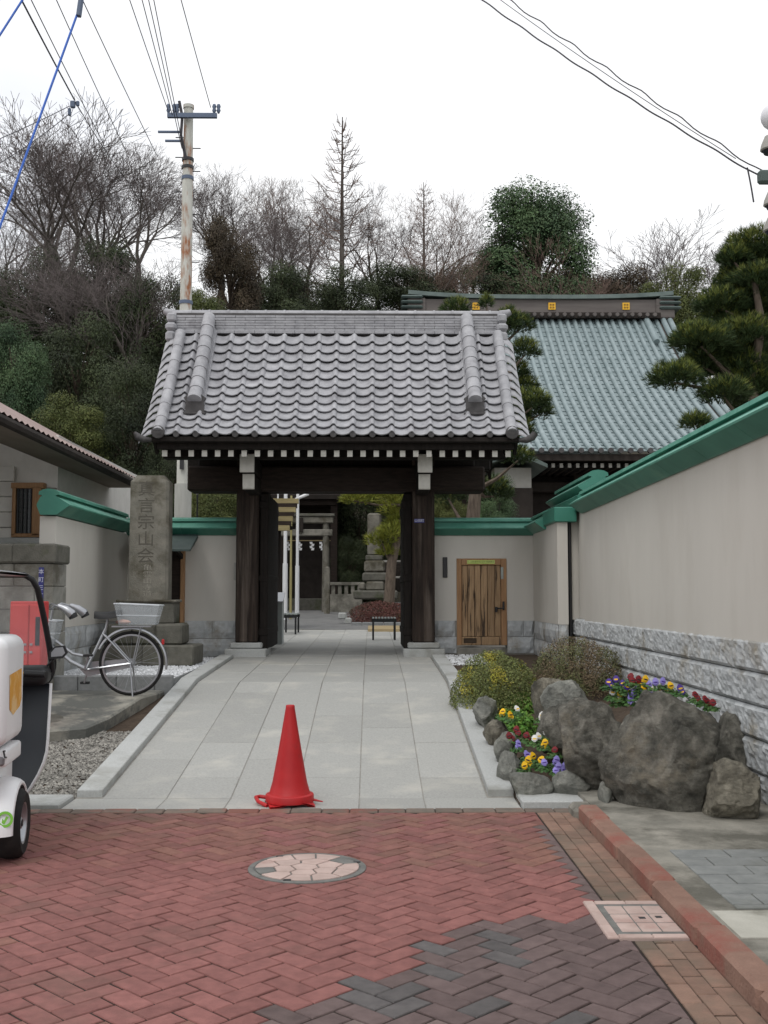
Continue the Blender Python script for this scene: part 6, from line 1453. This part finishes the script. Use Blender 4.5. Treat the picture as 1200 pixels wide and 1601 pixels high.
# ---- pines with pruned pads
def needle_pad(mb, r_, c, rx, ry, rz, n, nl, mb2=None):
    for _ in range(n):
        d = rv(r_); d.z = abs(d.z) if r_.random() < .85 else d.z * .4
        k = r_.random() ** .3; p = c + Vector((d.x * rx * k, d.y * ry * k, d.z * rz * k)) * (1 + .22 * noise.noise(d * 3 + c * 3))
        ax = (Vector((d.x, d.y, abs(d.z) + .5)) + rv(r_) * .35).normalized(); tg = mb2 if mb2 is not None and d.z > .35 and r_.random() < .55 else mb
        for q in range(7):
            e = (ax + rv(r_) * .62).normalized(); s = e.cross(rv(r_)).normalized() * nl * .05
            tg.add([p - s, p + s, p + e * nl], [(0, 1, 2)])
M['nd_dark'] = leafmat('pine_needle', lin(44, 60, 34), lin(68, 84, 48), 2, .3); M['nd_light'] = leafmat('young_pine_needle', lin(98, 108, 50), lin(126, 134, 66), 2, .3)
M['nd_yellow'] = leafmat('yellowing_pine_needle', lin(112, 120, 46), lin(150, 154, 68), 2, .3)
M['pinebark'] = mat('pine_bark', [lin(80, 70, 62), lin(122, 110, 98)], 6, .95, .8, 20, stretch=(3, 3, .8))
def pine(label, trunk, pads, Y, n, nl, m1, m2, seed, group=None):
    r_ = random.Random(seed); base = trunk[0]; t = thing('garden_pine', label, 'tree', base, 0, group); b = Vector(base)
    mb = MB(); pts = [Vector(p) - b for p in trunk]; mb.tube(pts, [.16 - .12 * i / (len(pts) - 1) for i in range(len(pts))], 9); mb.build('trunk', M['pinebark'], t, 60)
    for (u, v, w_, h_, dy) in pads:
        c = A(u, v + h_ * .35, Y + dy) - b; k = (Y + dy) / F_PX; rx, rz = w_ * k / 2, h_ * k * .9
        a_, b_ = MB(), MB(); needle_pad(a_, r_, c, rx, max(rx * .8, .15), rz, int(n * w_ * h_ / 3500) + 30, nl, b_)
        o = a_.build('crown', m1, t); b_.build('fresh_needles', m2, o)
        q = min(pts, key=lambda s: (s - c).length + max(0, s.z - c.z) * 2); mb = MB(); mb.tube([q, q.lerp(c, .5) + Vector((0, 0, -.06)), c], [.05, .035, .015], 6); mb.build('branch', M['pinebark'], t, 60)
    return t
Y = 13.2
pine('cloud pruned pine rising behind the long right wall', [(5.9, Y + .4, .6), (5.8, Y + .2, 2.4), (6.0, Y, 3.6), (5.75, Y + .1, 4.6), (5.9, Y, 5.6), (5.8, Y, 6.3)],
     [(1180, 385, 105, 55, .3), (1150, 398, 50, 30, .1), (1190, 430, 90, 36, 0), (1130, 470, 90, 36, .2), (1185, 480, 110, 40, .5), (1100, 524, 100, 42, -.2), (1165, 520, 130, 46, .1), (1085, 522, 60, 30, 0), (1060, 582, 84, 36, -.5), (1150, 570, 120, 46, .3), (1120, 556, 90, 40, .3), (1138, 606, 84, 34, -.5), (1095, 655, 44, 20, -.7), (1196, 600, 80, 40, .2), (1185, 545, 90, 50, .6), (1215, 500, 120, 120, .8), (1172, 415, 100, 60, .7), (1180, 490, 130, 70, .8), (1172, 560, 130, 64, .7), (1190, 625, 90, 44, .4), (1150, 545, 110, 50, .6), (1150, 440, 70, 40, .4), (1120, 540, 80, 40, .1), (1175, 590, 90, 46, .2), (1140, 500, 100, 44, .5), (1168, 455, 80, 44, .3), (1100, 560, 60, 30, .1)], Y, 600, .125, M['nd_dark'], M['nd_light'], 5)
Y = 16.2; tb = A(735, 800, Y)
pine('pine with thick trunk growing between gate roof and hall', [(tb.x, Y, .6), (tb.x + .02, Y, 2.6), (tb.x + .1, Y, 3.4), (tb.x + .35, Y, 4.4), (tb.x + .5, Y, 5.4), (tb.x + .4, Y, 6.0)],
     [(712, 480, 46, 26, 0), (795, 500, 40, 36, 0), (812, 506, 46, 26, .2), (820, 545, 46, 28, 0), (806, 580, 40, 34, .3), (832, 625, 56, 34, -.1), (842, 640, 40, 26, .2), (815, 670, 40, 30, 0), (810, 712, 50, 22, -.2), (820, 600, 40, 30, .3), (760, 472, 20, 16, .1), (805, 640, 50, 60, .5), (770, 765, 60, 34, .3), (700, 770, 50, 30, .4)], Y, 600, .125, M['nd_dark'], M['nd_light'], 6)
Y = 23.5; tb = A(606, 925, Y)
pine('leaning pine with yellow-green needles seen through the gate', [(tb.x, Y, S(Y)), A(612, 880, Y), A(622, 840, Y), A(632, 790, Y), A(640, 740, Y)],
     [(565, 778, 60, 20, 0), (590, 772, 70, 22, .2), (550, 776, 36, 18, -.2), (618, 790, 56, 30, 0), (625, 812, 44, 30, .1), (610, 830, 40, 22, -.2), (597, 842, 46, 20, -.1), (606, 862, 30, 14, 0), (635, 760, 90, 40, .2)], Y, 260, .2, M['nd_yellow'], M['nd_yellow'], 8)
mb = MB()
